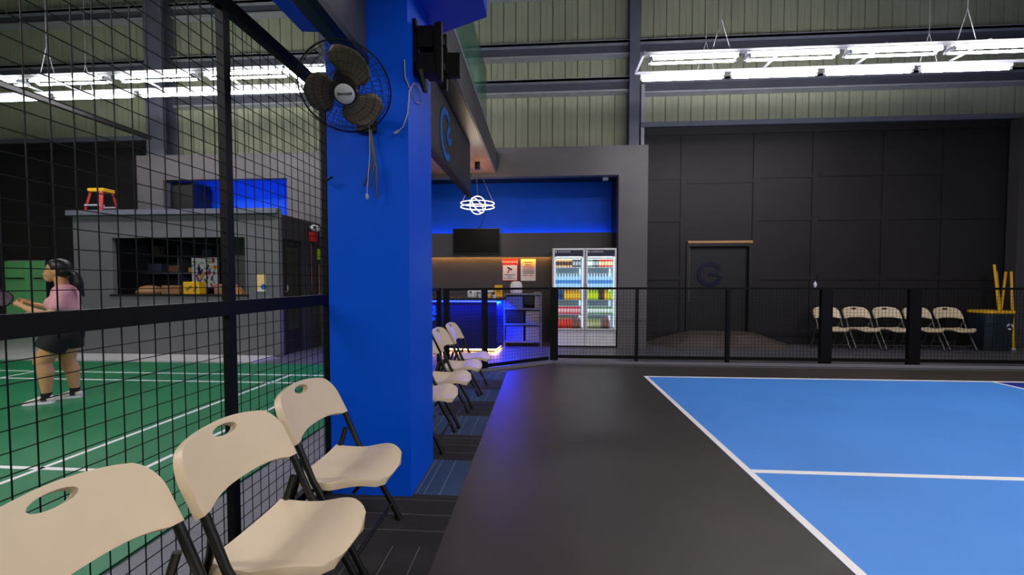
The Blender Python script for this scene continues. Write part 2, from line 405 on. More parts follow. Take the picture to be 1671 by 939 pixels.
# ramp at the door
mb = MB()
T = [(3.05, 9.57, 0.26), (4.50, 9.57, 0.26), (4.42, 9.28, 0.23), (3.14, 9.28, 0.23)]
B = [(2.15, 9.57, 0.0), (5.25, 9.57, 0.0), (4.95, 8.80, 0.0), (2.70, 8.86, 0.0)]
t = [mb.bm.verts.new(p) for p in T]; b = [mb.bm.verts.new(p) for p in B]
mb.bm.faces.new(t)
for i in range(4): mb.bm.faces.new((b[i], b[(i+1) % 4], t[(i+1) % 4], t[i]))
M['ramp'] = mat('stained_ramp_concrete', (72, 62, 58), 0.7, var=0.3, vscale=2.4, bump=0.3, bscale=20)
tag(mb.build('door_ramp', 'ramp'), 'low brown grey ramp sloping up to the black door', 'ramp')

# green double door far left
g = MB().box((-12.46, 9.62, 0.02), (-11.94, 9.66, 1.84)).box((-13.04, 9.62, 0.02), (-12.50, 9.66, 1.84)).build('door_2', 'door_green')
struct(g, 'bright green double door behind the player', 'door')
MB().box((-12.50, 9.60, 0.02), (-12.46, 9.64, 1.84)).box((-11.96, 9.59, 0.0), (-11.90, 9.64, 1.86)).build('door_frame', 'door_green', g)
for xx, zz in ((-12.75, 1.42), (-12.0, 1.42), (-12.72, 0.25)):
    MB().tube([(xx-0.2, 9.56, zz), (xx+0.25, 9.56, zz)], 0.016, 8).box((xx-.2, 9.56, zz-.01), (xx-.18, 9.62, zz+.01)).box((xx+.23, 9.56, zz-.01), (xx+.25, 9.62, zz+.01)).build('door_bar', 'black', g, smooth=40)

# long charcoal bar wall with its openings
mb = MB()
y0, y1 = 8.80, 8.98
mb.box((1.52, y0, 0), (2.09, 9.60, 4.05)); 
mb.box((-3.6, y0, 3.47), (1.52, y1, 4.05))
mb.box((-5.36, y0, 0), (-3.6, y1, 4.05))
mb.box((-8.12, y0, 3.52), (-5.36, y1, 4.05)); mb.box((-8.12, y0, 0), (-5.36, y1, 2.4)); mb.box((-8.72, y0, 0), (-8.12, y1, 4.05))
mb.box((-8.72, y1, 3.97), (2.09, 9.66, 4.05))
mb.box((-8.72, y1, 0), (-8.60, 9.66, 3.97))
struct(mb.build('wall_front', 'charcoal'), 'charcoal plaster wall framing the bar recess and the gallery opening', 'wall')
struct(MB().box((-8.6, 9.60, 0), (1.52, 9.66, 3.97)).build('wall_back', 'wall_blue'), 'royal blue back wall of the bar', 'wall')
struct(MB().box((-3.6, 8.98, 3.52), (1.52, 9.60, 3.56)).build('ceiling', 'black'), 'dark ceiling strip of the bar recess', 'ceiling')
struct(MB().box((1.505, 8.985, 0), (1.52, 9.6, 3.5)).build('wall_right', 'black'), 'dark side wall of the bar recess', 'wall')
struct(MB().box((-3.6, 9.42, 1.90), (1.50, 9.598, 2.37)).box((-3.6, 9.42, 2.37), (1.50, 9.44, 2.40)).box((-3.6, 9.42, 1.875), (0.18, 9.44, 1.90)).build('trim_5', 'charcoal_dark'), 'charcoal band across the bar wall under the blue wall', 'wall')
struct(MB().box((-3.6, 9.585, 0.0), (1.50, 9.598, 1.90)).build('wall_back', 'charcoal_dark'), 'charcoal lower bar wall lit by a warm strip', 'wall')
struct(MB().box((-8.1, 8.985, 2.4), (-7.6, 9.5, 3.5)).build('wall_left', 'black'), 'dark side pier inside the gallery opening', 'wall')
def led(name, a, b, m, label):
    return tag(box(name, a, b, m), label, 'light strip')
led('led_strip', (-3.55, 9.50, 2.372), (1.46, 9.52, 2.382), 'led_wall', 'blue light strip along the top of the charcoal band')
led('led_strip', (-3.55, 9.50, 1.888), (0.18, 9.52, 1.898), 'led_warm', 'warm light strip under the charcoal band behind the counter')
led('led_strip', (-8.0, 9.38, 2.42), (-5.4, 9.44, 2.44), 'led_wall', 'blue light strip in the gallery opening above the booth')
tag(box('led_strip', (-8.0, 8.99, 3.62), (-5.4, 9.07, 3.66), 'led_wall'), 'added hidden blue strip brightening the gallery opening above the booth', 'light strip')  # unseen glowing strip, added to brighten the blue gallery wall

# mezzanine beam with its soffit, fascia and glass
mb = MB()
mb.box((-1.34, 3.15, 3.55), (-0.955, 6.9, 3.60), 0)  # unlit part of the soffit, its shade painted as black
mb.box((-3.3, 6.9, 3.55), (-0.955, 8.79, 3.60), 1)
mb.box((-0.95, 3.27, 3.55), (-0.93, 8.79, 3.98), 2)
mb.box((-1.34, 3.15, 3.60), (-0.955, 6.9, 3.97), 0); mb.box((-3.3, 6.9, 3.60), (-0.955, 8.79, 3.97), 0)
struct(mb.build('ceiling', ['black', 'wood_ceiling', 'charcoal']), 'mezzanine edge with brown underside and grey fascia beside the blue pillar', 'balcony')
gp = MB().box((-0.945, 3.4, 3.98), (-0.935, 7.3, 4.86)).build('glass_balustrade', 'glass'); tag(gp, 'green tinted glass balustrade panel on the mezzanine edge', 'balustrade')
box('base_channel', (-0.955, 3.4, 3.98), (-0.925, 7.3, 4.02), 'galv', gp)
# dark board over the mezzanine end near the pillar
struct(MB().box((-1.20, 0.6, 2.69), (-1.06, 2.58, 4.4)).build('trim_6', 'charcoal_dark'), 'charcoal board above the cage in front of the blue pillar', 'board')
struct(MB().box((-1.10, 0.6, 2.655), (-1.045, 2.58, 2.70)).build('trim_7', 'black'), 'black edge bar under the near charcoal board', 'board')

# sign board hanging under the mezzanine
s = MB().box((-1.19, 3.16, 2.74), (-1.15, 6.88, 3.54)).build('sign_board', 'charcoal_dark')
tag(s, 'dark sign board with a sky blue ring logo under the mezzanine', 'sign')
box('bottom_bar', (-1.20, 3.16, 2.69), (-1.13, 6.90, 2.74), 'black', s)
lg = MB(); logo(lg, (-1.149, 5.12, 3.09), (0, 1, 0), (0, 0, 1), 0.30, 0.075, 0.012); lg.build('logo', 'logo_blue', s)
s2 = [(-1.148, 4.33, 3.25)] + [(-1.146, 4.33 + 0.10*math.sin(k*0.5), 3.22 - 0.07*k) for k in range(7)]
MB().tube(s2, 0.004, 5).build('cable', 'black', s)

# ================================================================ blue pillar
pl = MB().box((-1.325, 2.60, 0), (-0.812, 3.14, 6.2)).build('pillar', 'blue'); struct(pl, 'royal blue square pillar in the middle of the hall', 'pillar')
cp = MB().prism([(-1.78, 1.9, 3.2), (-1.78, 3.15, 3.2), (-0.80, 3.27, 3.2), (-0.39, 3.07, 3.2), (-0.39, 1.9, 3.2)][::-1], (0, 0, 0.9))
cpo = cp.build('pillar_capital', 'blue'); struct(cpo, 'wide blue box cladding around the top of the pillar', 'pillar')

# ================================================================ mesh fences
def wires(mb, o, du, L, z0, z1, step, r=0.0016):
    """square wire grid from point o along unit du, length L"""
    o, du = Vector(o), Vector(du); n = Vector((-du.y, du.x, 0))
    k = int(L/step); s = L/(k) if k else L
    for i in range(1, k):
        p = o + du*s*i
        mb.bar((p.x, p.y, z0), (p.x, p.y, z1), r*2, r*2)
    k = int((z1-z0)/step)
    for j in range(1, k+1):
        z = z0 + (z1-z0)*j/(k+1); a, b = o + n*r, o + du*L + n*r
        mb.bar((a.x, a.y, z), (b.x, b.y, z), r*2, r*2)
def fence_run(root, p0, p1, posts, ztop, zbot, step, pw=0.05, rail=0.035, wide=(), r=0.0016, mids=(), post_top=None, pd=0.03):
    p0, p1 = Vector(p0), Vector(p1); d = (p1-p0); L = d.length; d.normalize()
    def pt(t, z=0): q = p0 + d*t; return (q.x, q.y, z)
    for i, t in enumerate(posts):
        wdt = wide[i] if i < len(wide) else pw
        mb = MB()
        q = p0 + d*t; m4 = Matrix.Rotation(math.atan2(d.y, d.x), 4, 'Z'); m4.translation = q
        mb.box((-wdt/2, -pd, 0), (wdt/2, pd, (post_top or ztop)), 0, m4)
        mb.box((-wdt/2-.02, -0.05, 0), (wdt/2+.02, 0.05, 0.008), 0, m4)
        mb.build('post', 'frame_black', root)
    ts = sorted(posts)
    for z, h in ((ztop, rail), (zbot, 0.05)) + tuple(mids):
        MB().bar(pt(0, z - h/2), pt(L, z - h/2), 0.04, h).build('rail', 'frame_black', root)
    for a, b in zip(ts, ts[1:]):
        segs = [(zbot, ztop - rail)] if not mids else [(zbot, mids[0][0] - mids[0][1]), (mids[0][0], ztop - rail)]
        mb = MB()
        for za, zb in segs: wires(mb, pt(a), d, b-a, za, zb, step, r)
        mb.build('mesh_panel', 'wire', root)

# tall cage beside the green court
cage = empty('mesh_cage'); tag(cage, 'tall black wire mesh cage wall beside the green court', 'fence')
fence_run(cage, (-1.42, -0.6, 0), (-1.42, 2.78, 0), [0.0, 2.465, 3.36], 2.62, 0.10, 0.0625, rail=0.065, wide=(0.06, 0.04, 0.04), r=0.0014, mids=((1.262, 0.066),), pd=0.018)
cage2 = empty('mesh_cage'); tag(cage2, 'black wire mesh fence behind the chairs beyond the blue pillar', 'fence')
fence_run(cage2, (-1.42, 3.18, 0), (-1.42, 5.90, 0), [0.0, 1.4, 2.68], 1.26, 0.10, 0.0625, rail=0.04)
# diagonal run and front run round the bar lounge
dg = empty('court_fence'); tag(dg, 'diagonal black mesh fence between the carpet and the blue lit bar floor', 'fence')
fence_run(dg, (-1.36, 6.05, 0), (0.10, 7.14, 0), [0.0, 0.62 * 1.0], 1.25, 0.10, 0.0525, pw=0.07)
mbp = MB(); wires(mbp, Vector((-1.36, 6.05, 0)) + Vector((0.8013, 0.5983, 0))*0.62, Vector((0.8013, 0.5983, 0)), 1.20, 0.1, 1.215, 0.0525); mbp.build('mesh_panel', 'wire', dg)
fr_ = empty('court_fence'); tag(fr_, 'long black mesh fence across the back of the blue court', 'fence')
fence_run(fr_, (0.20, 7.2, 0), (9.6, 7.2, 0), [0.0, 1.35, 2.80, 4.315, 5.64, 7.6, 9.4], 1.25, 0.12, 0.0525, pw=0.05, wide=(0.13, 0.05, 0.055, 0.17, 0.18, 0.06, 0.15))
mb = MB(); mb.bar((-1.40, 5.97, 0.02), (0.20, 7.13, 0.02), 0.05, 0.04); mb.bar((0.20, 7.10, 0.02), (9.6, 7.10, 0.02), 0.05, 0.04)
M['kerb'] = mat('pale_floor_kerb', (120, 116, 128), 0.5)
struct(mb.build('baseboard_front', 'kerb'), 'pale kerb strip along the foot of the court fence', 'kerb')
tg = MB().lathe([(0.012, 0), (0.02, 0.02), (0.026, 0.05), (0.015, 0.075)], (0, 0, 0), 10).ball((0, 0, 0.08), 0.014, 10, 6)
tag(tg.build('shuttlecock', 'white_matt', smooth=50, loc=(4.34, 7.2, 1.25)), 'small white shuttlecock standing on the top rail of the court fence', 'shuttlecock')

# ================================================================ folding chairs
def chair_proto(tube_m='chair_tube'):
    root = empty('folding_chair')
    # ---- backrest: grid with an oval handle hole
    NU, NV = 40, 22; bm = bmesh.new(); G = {}
    zb0, zt0 = 0.602, 0.826
    hu, hv = (-4, 4), (16, 20)     # hole block in grid steps
    def P(i, j):
        u = -1 + 2*i/NU; v = j/NV
        wv = 0.252 if v < 0.46 else 0.252 - 0.088*(1 - math.sqrt(max(0, 1 - ((v-0.46)/0.54)**2)))
        zt = zt0 - 0.016*u*u; arch = 0.022*(1 - min(1, abs(u)/0.84)**3.4)
        zb = zb0 + (arch if abs(u) < 0.84 else 0)
        return [u*wv, zb + (zt-zb)*v]
    ic = NU//2; jc = (hv[0]+hv[1])/2
    c = P(ic, int(jc)); cz = (P(ic, hv[0])[1] + P(ic, hv[1])[1])/2
    for i in range(NU+1):
        for j in range(NV+1):
            y, z = P(i, j)
            di, dj = i - ic, j - jc; q = max(abs(di)/4.0, abs(dj)/2.0)
            if q <= 1.001 and q > 0:
                a = math.atan2(dj/2.0, di/4.0); y, z = 0.060*q*math.cos(a), cz + 0.018*q*math.sin(a)
            elif q < 1.8:
                a = math.atan2(dj/2.0, di/4.0); k = (1.8-q)/0.8; ey, ez = 0.060*q*math.cos(a), cz + 0.018*q*math.sin(a)
                y, z = y*(1-k) + ey*k, z*(1-k) + ez*k
            un = y/0.252
            x = -0.078 - (z-0.575)*0.50 - 0.034*(1 - un*un)
            G[i, j] = bm.verts.new((x, y, z))
    for i in range(NU):
        for j in range(NV):
            if ic-4 <= i < ic+4 and hv[0] <= j < hv[1]: continue
            bm.faces.new((G[i, j], G[i+1, j], G[i+1, j+1], G[i, j+1]))
    for v in list(bm.verts):
        if not v.link_faces: bm.verts.remove(v)
    m = MB(); m.bm.free(); m.bm = bm; o = m.build('backrest', 'chair', root, smooth=180)
    sd = o.modifiers.new('thick', 'SOLIDIFY'); sd.thickness = 0.031; sd.offset = 0
    bv = o.modifiers.new('bevel', 'BEVEL'); bv.width = 0.011; bv.segments = 3; bv.limit_method = 'ANGLE'; bv.angle_limit = math.radians(50)
    # ---- seat
    bm = bmesh.new(); NX, NY = 22, 16; G = {}
    for i in range(NX+1):
        t = i/NX
        hw = 0.205 + 0.022*min(1, t*2.2)
        if t > 0.66: hw -= 0.115*(1 - math.sqrt(max(0, 1 - ((t-0.66)/0.34)**2)))
        for j in range(NY+1):
            v = -1 + 2*j/NY
            xx = -0.130 + 0.402*t 
            z = 0.405 - 0.014*math.sin(PI*min(1, t/0.75)) + 0.010*math.sin(PI*max(0, min(1, (t-0.45)/0.5))) - 0.030*max(0, (t-0.8)/0.2)**2 + 0.012*abs(v)**3
            G[i, j] = bm.verts.new((xx, v*hw, z))
    for i in range(NX):
        for j in range(NY): bm.faces.new((G[i, j], G[i+1, j], G[i+1, j+1], G[i, j+1]))
    m = MB(); m.bm.free(); m.bm = bm; o = m.build('seat', 'chair', root, smooth=180)
    sd = o.modifiers.new('thick', 'SOLIDIFY'); sd.thickness = 0.034; sd.offset = 0
    bv = o.modifiers.new('bevel', 'BEVEL'); bv.width = 0.009; bv.segments = 3; bv.limit_method = 'ANGLE'; bv.angle_limit = math.radians(50)
    for s_ in (-1, 1): MB().lathe([(0.006, 0), (0.006, 0.004)], (0.0, s_*0.221, 0.396), 10, axis=(0, s_, 0)).build('rivet', 'rivet', o, smooth=40)
    # ---- legs
    for s_ in (-1, 1):
        y = 0.238*s_
        m = MB(); m.tube([(0.214, y, 0.012), (0.172, y, 0.10), (-0.02, y, 0.46*0.95), (-0.090, y*0.99, 0.605)], 0.0150, 10)
        lg = m.build('leg', tube_m, root, smooth=60)
        MB().tube([(0.220, y, 0.0), (0.206, y, 0.03)], 0.019, 10).build('foot_cap', 'rivet', lg, smooth=60)
        y = 0.210*s_
        m = MB(); m.tube([(-0.265, y, 0.012), (-0.20, y, 0.16), (-0.095, y, 0.46), (-0.080, y*1.05, 0.525)], 0.0135, 10)
        lg = m.build('leg', tube_m, root, smooth=60)
        MB().tube([(-0.275, y, 0.0), (-0.255, y, 0.03)], 0.016, 10).build('foot_cap', 'rivet', lg, smooth=60)
        m = MB(); m.tube([(-0.15, y, 0.28), (-0.09, y*1.02, 0.31), (-0.03, y*1.05, 0.335), (0.02, y*1.08, 0.38)], 0.006, 8)
        m.build('brace', tube_m, root, smooth=60)
    m = MB(); m.tube([(0.180, -0.232, 0.095), (0.180, 0.232, 0.095)], 0.009, 8); m.build('stretcher', tube_m, root, smooth=60)
    m = MB(); m.tube([(-0.215, -0.205, 0.13), (-0.215, 0.205, 0.13)], 0.009, 8); m.build('stretcher', tube_m, root, smooth=60)
    m = MB(); m.tube([(-0.02, -0.20, 0.368), (-0.02, 0.20, 0.368)], 0.010, 8); m.tube([(0.15, -0.19, 0.365), (0.15, 0.19, 0.365)], 0.008, 8)
    m.build('seat_support', tube_m, root, smooth=60)
    return root
proto = chair_proto()
near = [((-1.02, 0.97), 0, 'cream folding chair nearest the camera, cut off by the bottom left corner'),
        ((-0.970, 1.49), -1, 'cream folding chair second from the camera, between two others by the cage'),
        ((-1.02, 2.09), 0, 'cream folding chair right in front of the blue pillar'),
        ((-0.99, 3.50), 0, 'cream folding chair just behind the blue pillar, lowest of the four seats showing'),
        ((-0.97, 4.08), 0, 'cream folding chair second beyond the blue pillar, backrest mostly hidden'),
        ((-0.95, 4.70), 0, 'cream folding chair third beyond the blue pillar, backrest half visible'),
        ((-0.93, 5.27), 0, 'cream folding chair farthest along the carpet, next to the diagonal fence')]
for i, ((x, y), rz, lab) in enumerate(near):
    o = proto if i == 0 else copy_tree(proto)
    o.location = (x, y + 0.012, 0.0048); o.rotation_euler = (0, 0, math.radians(rz))
    tag(o, lab, 'chair', 'folding chairs in a row along the cage')
fp = chair_proto('far_tube')
for i in range(5):
    o = fp if i == 0 else copy_tree(fp)
    o.location = (5.77 + 0.577*i, 9.04, 0); o.rotation_euler = (0, 0, math.radians(-90 + (0, 2, -1, 1, 0)[i]))
    tag(o, 'cream folding chair against the dark panelled wall, ' + ('leftmost of the five', 'second from the left of five', 'in the middle of the five', 'second from the right of five', 'rightmost of the five, next to the bin')[i], 'chair', 'folding chairs against the back wall')

# ================================================================ hanging tube lights
def light_unit(twin, L):
    root = empty('tube_light')
    MB().box((0, -0.028, 0.03), (L, 0.028, 0.075)).build('housing', 'white', root)
    for y in ((-0.065, 0.065) if twin else (0.0,)):
        MB().lathe([(0.016, 0.035), (0.016, L-0.035)], (0, y, 0.0), 10, axis=(1, 0, 0)).build('tube', 'tube_glow', root, smooth=60)
        for x in (0.0, L-0.035): MB().lathe([(0.019, 0), (0.019, 0.035)], (x, y, 0.0), 10, axis=(1, 0, 0)).box((x+.008, min(0, y)-.005, 0.0), (x+.027, max(0, y)+.005, 0.035)).build('end_cap', 'galv', root, smooth=40)
    return root
tw, sg = light_unit(True, 1.20), light_unit(False, 1.24)
usedL = {id(tw): 0, id(sg): 0}
def lights(proto_, x0, step, n, y, z, lab, group, sx=1.0):
    for k in range(n):
        o = copy_tree(proto_); o.location = (x0 + step*k, y, z); o.scale = (sx, 1, 1)
        tag(o, lab % ORD[k], 'ceiling light', group)
lights(tw, 1.48, 1.30, 4, 6.24, 4.41, '%s twin tube light from the left above the blue court, nearer upper row', 'twin tube lights above the blue court', 1.0)
lights(sg, 1.48, 1.335, 4, 6.81, 4.41, '%s single tube light from the left above the blue court, farther lower row', 'single tube lights above the blue court')
lights(tw, -9.25, 1.405, 6, 6.24, 4.41, '%s twin tube light from the left above the green court, nearer upper row', 'twin tube lights above the green court', 1.05)
lights(sg, -9.70, 1.53, 4, 6.81, 4.41, '%s single tube light from the left above the green court, farther lower row', 'single tube lights above the green court', 1.16)
o = copy_tree(sg); o.location = (-3.70, 6.05, 4.42); o.rotation_euler = (0, 0, PI/2); o.scale = (0.45, 1, 1)
tag(o, 'short single tube light running across the end of the rows behind the cage', 'ceiling light')
for p_ in (tw, sg):
    for ch in list(p_.children): bpy.data.objects.remove(ch)
    bpy.data.objects.remove(p_)
def light_frame(x0, x1, lab, crosses, wiresx):
    root = empty('light_frame', (0, 0, 0)); tag(root, lab, 'light frame')
    for y in (6.24, 6.81): MB().box((x0, y-0.02, 4.49), (x1, y+0.02, 4.53)).build('rail', 'galv', root)
    for x in crosses: MB().bar((x, 6.24, 4.545), (x, 6.81, 4.545), 0.035, 0.02).build('cross_bar', 'white', root)
    for x in wiresx:
        m = MB()
        for y in (6.24, 6.81):
            for sx in (-0.12, 0.12): m.tube([(x+sx, y, 4.53), (x, y, 4.95)], 0.0045, 5)
            m.tube([(x, y, 4.95), (x, y, 8.9)], 0.003, 5)
        m.build('hanging_wire', 'galv', root)
light_frame(1.40, 6.9, 'galvanised hanging frame carrying the tube lights above the blue court', (1.42, 3.3, 4.6, 5.9), (2.45, 5.6))
light_frame(-10, -1.9, 'galvanised hanging frame carrying the tube lights above the green court', (-8.4, -7.75, -6.3, -4.9, -3.68), (-7.6,))
tag(MB().bar((-7.28, 4.3, 4.0), (-7.25, 7.6, 4.0), 0.07, 0.07).build('ceiling_bar', 'black'), 'thin black bar hanging over the green court', 'bar')

# ================================================================ wall fan on the pillar
fan = empty('wall_fan', (-1.015, 2.2, 2.345)); tag(fan, 'large black wire guard wall fan with taupe blades on the blue pillar', 'fan')
RF = Matrix.Rotation(math.radians(20), 4, 'Z') @ Matrix.Rotation(math.radians(41), 4, 'X') @ Matrix.Scale(0.92, 4)   # front faces -Y, tipped down
R_ = 0.245
m = MB()
m.circle((0, 0, 0), R_, 0.0042, (0, 1, 0), 48, 6)
for r, y in ((0.235, -0.045), (0.20, -0.062), (0.16, -0.072), (0.115, -0.08), (0.075, -0.083)): m.circle((0, y, 0), r, 0.0013, (0, 1, 0), 44, 4)
for k in range(40):
    a = 2*PI*k/40; c_, s_ = math.cos(a), math.sin(a)
    m.tube([(c_*0.06, -0.084, s_*0.06), (c_*0.16, -0.072, s_*0.16), (c_*0.235, -0.045, s_*0.235), (c_*R_, 0, s_*R_)], 0.0010, 4)
gf = m.build('guard', 'wire', fan, smooth=60, M4=RF)
m = MB()
for r, y in ((0.235, 0.04), (0.19, 0.06), (0.14, 0.07), (0.09, 0.075)): m.circle((0, y, 0), r, 0.0014, (0, 1, 0), 44, 4)
for k in range(40):
    a = 2*PI*(k+.5)/40; c_, s_ = math.cos(a), math.sin(a)
    m.tube([(c_*0.08, 0.075, s_*0.08), (c_*0.19, 0.06, s_*0.19), (c_*R_, 0, s_*R_)], 0.0011, 4)
m.build('guard', 'wire', fan, smooth=60, M4=RF)
m = MB(); m.lathe([(0.065, -0.075), (0.070, -0.06), (0.070, 0.0), (0.055, 0.03)], (0, 0, 0), 24, axis=(0, 1, 0)); m.build('hub', 'fan_black', fan, smooth=40, M4=RF)
b_ = MB().lathe([(0.001, -0.099), (0.040, -0.098), (0.052, -0.092), (0.053, -0.084)], (0, 0, 0), 28, axis=(0, 1, 0)).build('badge', 'badge', fan, smooth=40, M4=RF)
m = MB()
for k, (w_, h_) in enumerate(((.008, .012), (.007, .009), (.007, .009), (.006, .010), (.007, .008), (.007, .009), (.007, .009), (.006, .009), (.008, .010))):
    x_ = -0.036 + k*0.0085; z_ = -0.005 + k*0.0014
    m.box((x_, -0.102, z_), (x_ + w_*0.8, -0.097, z_ + h_))
m.build('badge_lettering', 'ink', b_, M4=RF)
for k in range(3):
    m = MB(); rows = []
    a0 = math.radians((66, 182, 300)[k])
    for i in range(11):
        t = i/10; r = 0.055 + 0.165*t
        half = math.radians(13 + 34*math.sin(PI*min(1, t*0.85+.12))**0.8*(1 if t < .8 else 1 - (t-.8)*1.6))
        row = []
        for j in range(9):
            v = -1 + 2*j/8; a = a0 + half*v + 0.45*t - 0.1
            row.append(Vector((r*math.cos(a), 0.028*v - 0.01, r*math.sin(a))))
        rows.append(row)
    V = [[m.bm.verts.new(p) for p in row] for row in rows]
    for i in range(10):
        for j in range(8): m.bm.faces.new((V[i][j], V[i+1][j], V[i+1][j+1], V[i][j+1]))
    bl = m.build('blade', 'fan_blade', fan, smooth=180, M4=RF)
    sd = bl.modifiers.new('thick', 'SOLIDIFY'); sd.thickness = 0.004
m = MB(); m.lathe([(0.05, 0.075), (0.075, 0.09), (0.075, 0.20), (0.055, 0.235)], (0, 0, 0), 20, axis=(0, 1, 0)); m.build('motor_housing', 'fan_black', fan, smooth=40, M4=RF)
m = MB(); m.tube([(-0.05, 0.17, 0.10), (-0.05, 0.30, 0.02), (-0.05, 0.38, 0.0)], 0.025, 10); m.box((-0.11, 0.375, -0.09), (0.01, 0.399, 0.09))
m.build('wall_bracket', 'fan_black', fan, smooth=40)
m = MB(); m.tube([(0.05, 0.18, -0.05), (0.075, 0.12, -0.3), (0.065, 0.10, -0.52)], 0.0018, 5); m.lathe([(0.005, 0), (0.009, 0.01), (0.009, 0.022), (0.004, 0.03)], (0.065, 0.10, -0.55), 8); m.build('pull_cord', 'cable', fan, smooth=50)
tie = MB()
for pts in (((-0.03, 0.38, -0.08), (0.0, 0.36, -0.26), (-0.06, 0.36, -0.42)), ((-0.02, 0.38, -0.08), (0.01, 0.36, -0.28), (-0.02, 0.36, -0.43)), ((-0.02, 0.38, -0.08), (0.02, 0.36, -0.33), (0.02, 0.36, -0.50))):
    tie.tube(pts, 0.006, 6)
tie.build('power_cable', 'fan_black', fan, smooth=50)
cf = MB().tube([(-1.31 - .03, 2.56, 1.98), (-1.30, 2.55, 1.96), (-1.27, 2.56, 1.985)], 0.006, 6); 
tag(cf.build('cable_clip', 'rivet', smooth=50), 'small dark cable end on the blue pillar below the fan', 'cable')

# TV bracket and cable on the side of the pillar
br = empty('tv_bracket', (-0.81, 2.85, 2.81)); tag(br, 'folded black TV wall bracket without a screen, on the right side of the pillar', 'bracket')
m = MB(); m.box((0.002, -0.15, -0.16), (0.02, -0.10, 0.18)); m.box((0.002, 0.08, -0.16), (0.02, 0.13, 0.18)); m.box((0.002, -0.15, -0.15), (0.018, 0.13, -0.08)); m.box((0.002, -0.15, 0.09), (0.018, 0.13, 0.16)); m.build('wall_plate', 'frame_black', br)
for z in (-0.08, 0.08):
    m = MB(); m.bar((0.02, -0.08, z), (0.10, 0.10, z), 0.03, 0.04); m.bar((0.10, 0.10, z), (0.17, -0.06, z), 0.03, 0.04); m.build('arm', 'frame_black', br)
for y in (-0.12, 0.02):
    m = MB(); m.box((0.15, y-0.02, -0.20), (0.18, y+0.02, 0.16)); m.box((0.145, y-0.022, -0.15), (0.15, y+0.022, -0.05)); m.build('mount_rail', 'frame_black', br)
m = MB(); m.box((0.02, -0.14, -0.15), (0.14, -0.05, -0.03)); m.box((0.02, -0.12, 0.02), (0.12, 0.0, 0.15)); m.box((0.05, -0.06, -0.12), (0.16, 0.05, 0.05)); m.box((0.13, -0.13, -0.13), (0.16, 0.06, 0.16)); m.box((0.17, 0.04, -0.10), (0.26, 0.07, 0.06)); m.box((0.16, -0.02, -0.10), (0.19, 0.07, 0.06)); m.build('face_plate', 'frame_black', br)
m = MB(); m.tube([(0.04, -0.14, -0.14), (0.07, -0.13, -0.27)], [0.028, 0.012], 6); m.build('arm_end', 'frame_black', br)
pts = [(-0.83, 2.592, 2.68), (-0.825, 2.588, 2.58), (-0.803, 2.60, 2.52), (-0.80, 2.72, 2.48), (-0.80, 2.84, 2.52), (-0.80, 2.80, 2.60), (-0.80, 2.68, 2.58), (-0.803, 2.60, 2.50), (-0.812, 2.59, 2.36), (-0.84, 2.585, 2.28), (-0.865, 2.58, 2.255)]
c_ = MB().tube(pts, 0.004, 6).build('loose_cable', 'cable', smooth=60); tag(c_, 'loose pale cable hanging on the corner of the blue pillar', 'cable')
MB().tube([(-0.865, 2.58, 2.255), (-0.89, 2.58, 2.24)], 0.009, 8).build('plug', 'cable', c_, smooth=50)

# ================================================================ bar area
pd = empty('pendant_lamp', (-1.20, 8.0, 2.76)); tag(pd, 'glowing ring pendant lamp hanging in front of the blue bar wall', 'pendant lamp')
pl_ = bpy.data.lights.new('pendant_light', 'POINT'); pl_.energy = 26; pl_.color = (1.0, 0.80, 0.58); pl_.shadow_soft_size = 0.12
po_ = bpy.data.objects.new('pendant_light', pl_); COL.objects.link(po_); po_.parent = pd
for z in (-0.035, 0.035): MB().circle((0, 0, z), 0.31, 0.008, (0.0, 0.0, 1), 48, 8).build('ring', 'pendant_glow', pd, smooth=60)
MB().circle((0, 0, 0), 0.165, 0.007, (0.35, 1, 0.15), 40, 8).build('ring', 'pendant_glow', pd, smooth=60)
MB().circle((0, 0, 0), 0.165, 0.007, (1, 0.55, 0.9), 40, 8).build('ring', 'pendant_glow', pd, smooth=60)
m = MB(); m.tube([(0.0, 0, 0.16), (-0.02, 0, 0.68)], 0.0025, 5); m.tube([(0.30, 0, 0.03), (0.02, 0, 0.68)], 0.0015, 4); m.tube([(-0.30, 0, 0.03), (-0.02, 0, 0.68)], 0.0015, 4); m.build('hanging_wire', 'cable', pd)
MB().lathe([(0.05, 0), (0.05, 0.13)], (0, 0, 0.66), 16).build('ceiling_rose', 'black', pd, smooth=40)

tv = MB().box((-1.95, 9.36, 1.94), (-0.92, 9.405, 2.50)).build('television', 'black'); tag(tv, 'black flat television on the band under the blue wall', 'television')
box('screen', (-1.935, 9.355, 1.96), (-0.935, 9.36, 2.485), 'screen', tv)
MB().tube([(-1.40, 9.40, 2.5), (-1.34, 9.58, 2.62), (-1.27, 9.59, 2.90)], 0.006, 6).build('cable', 'black', tv)
MB().box((-1.60, 9.37, 1.90), (-1.585, 9.39, 1.94)).build('sensor', 'black', tv)

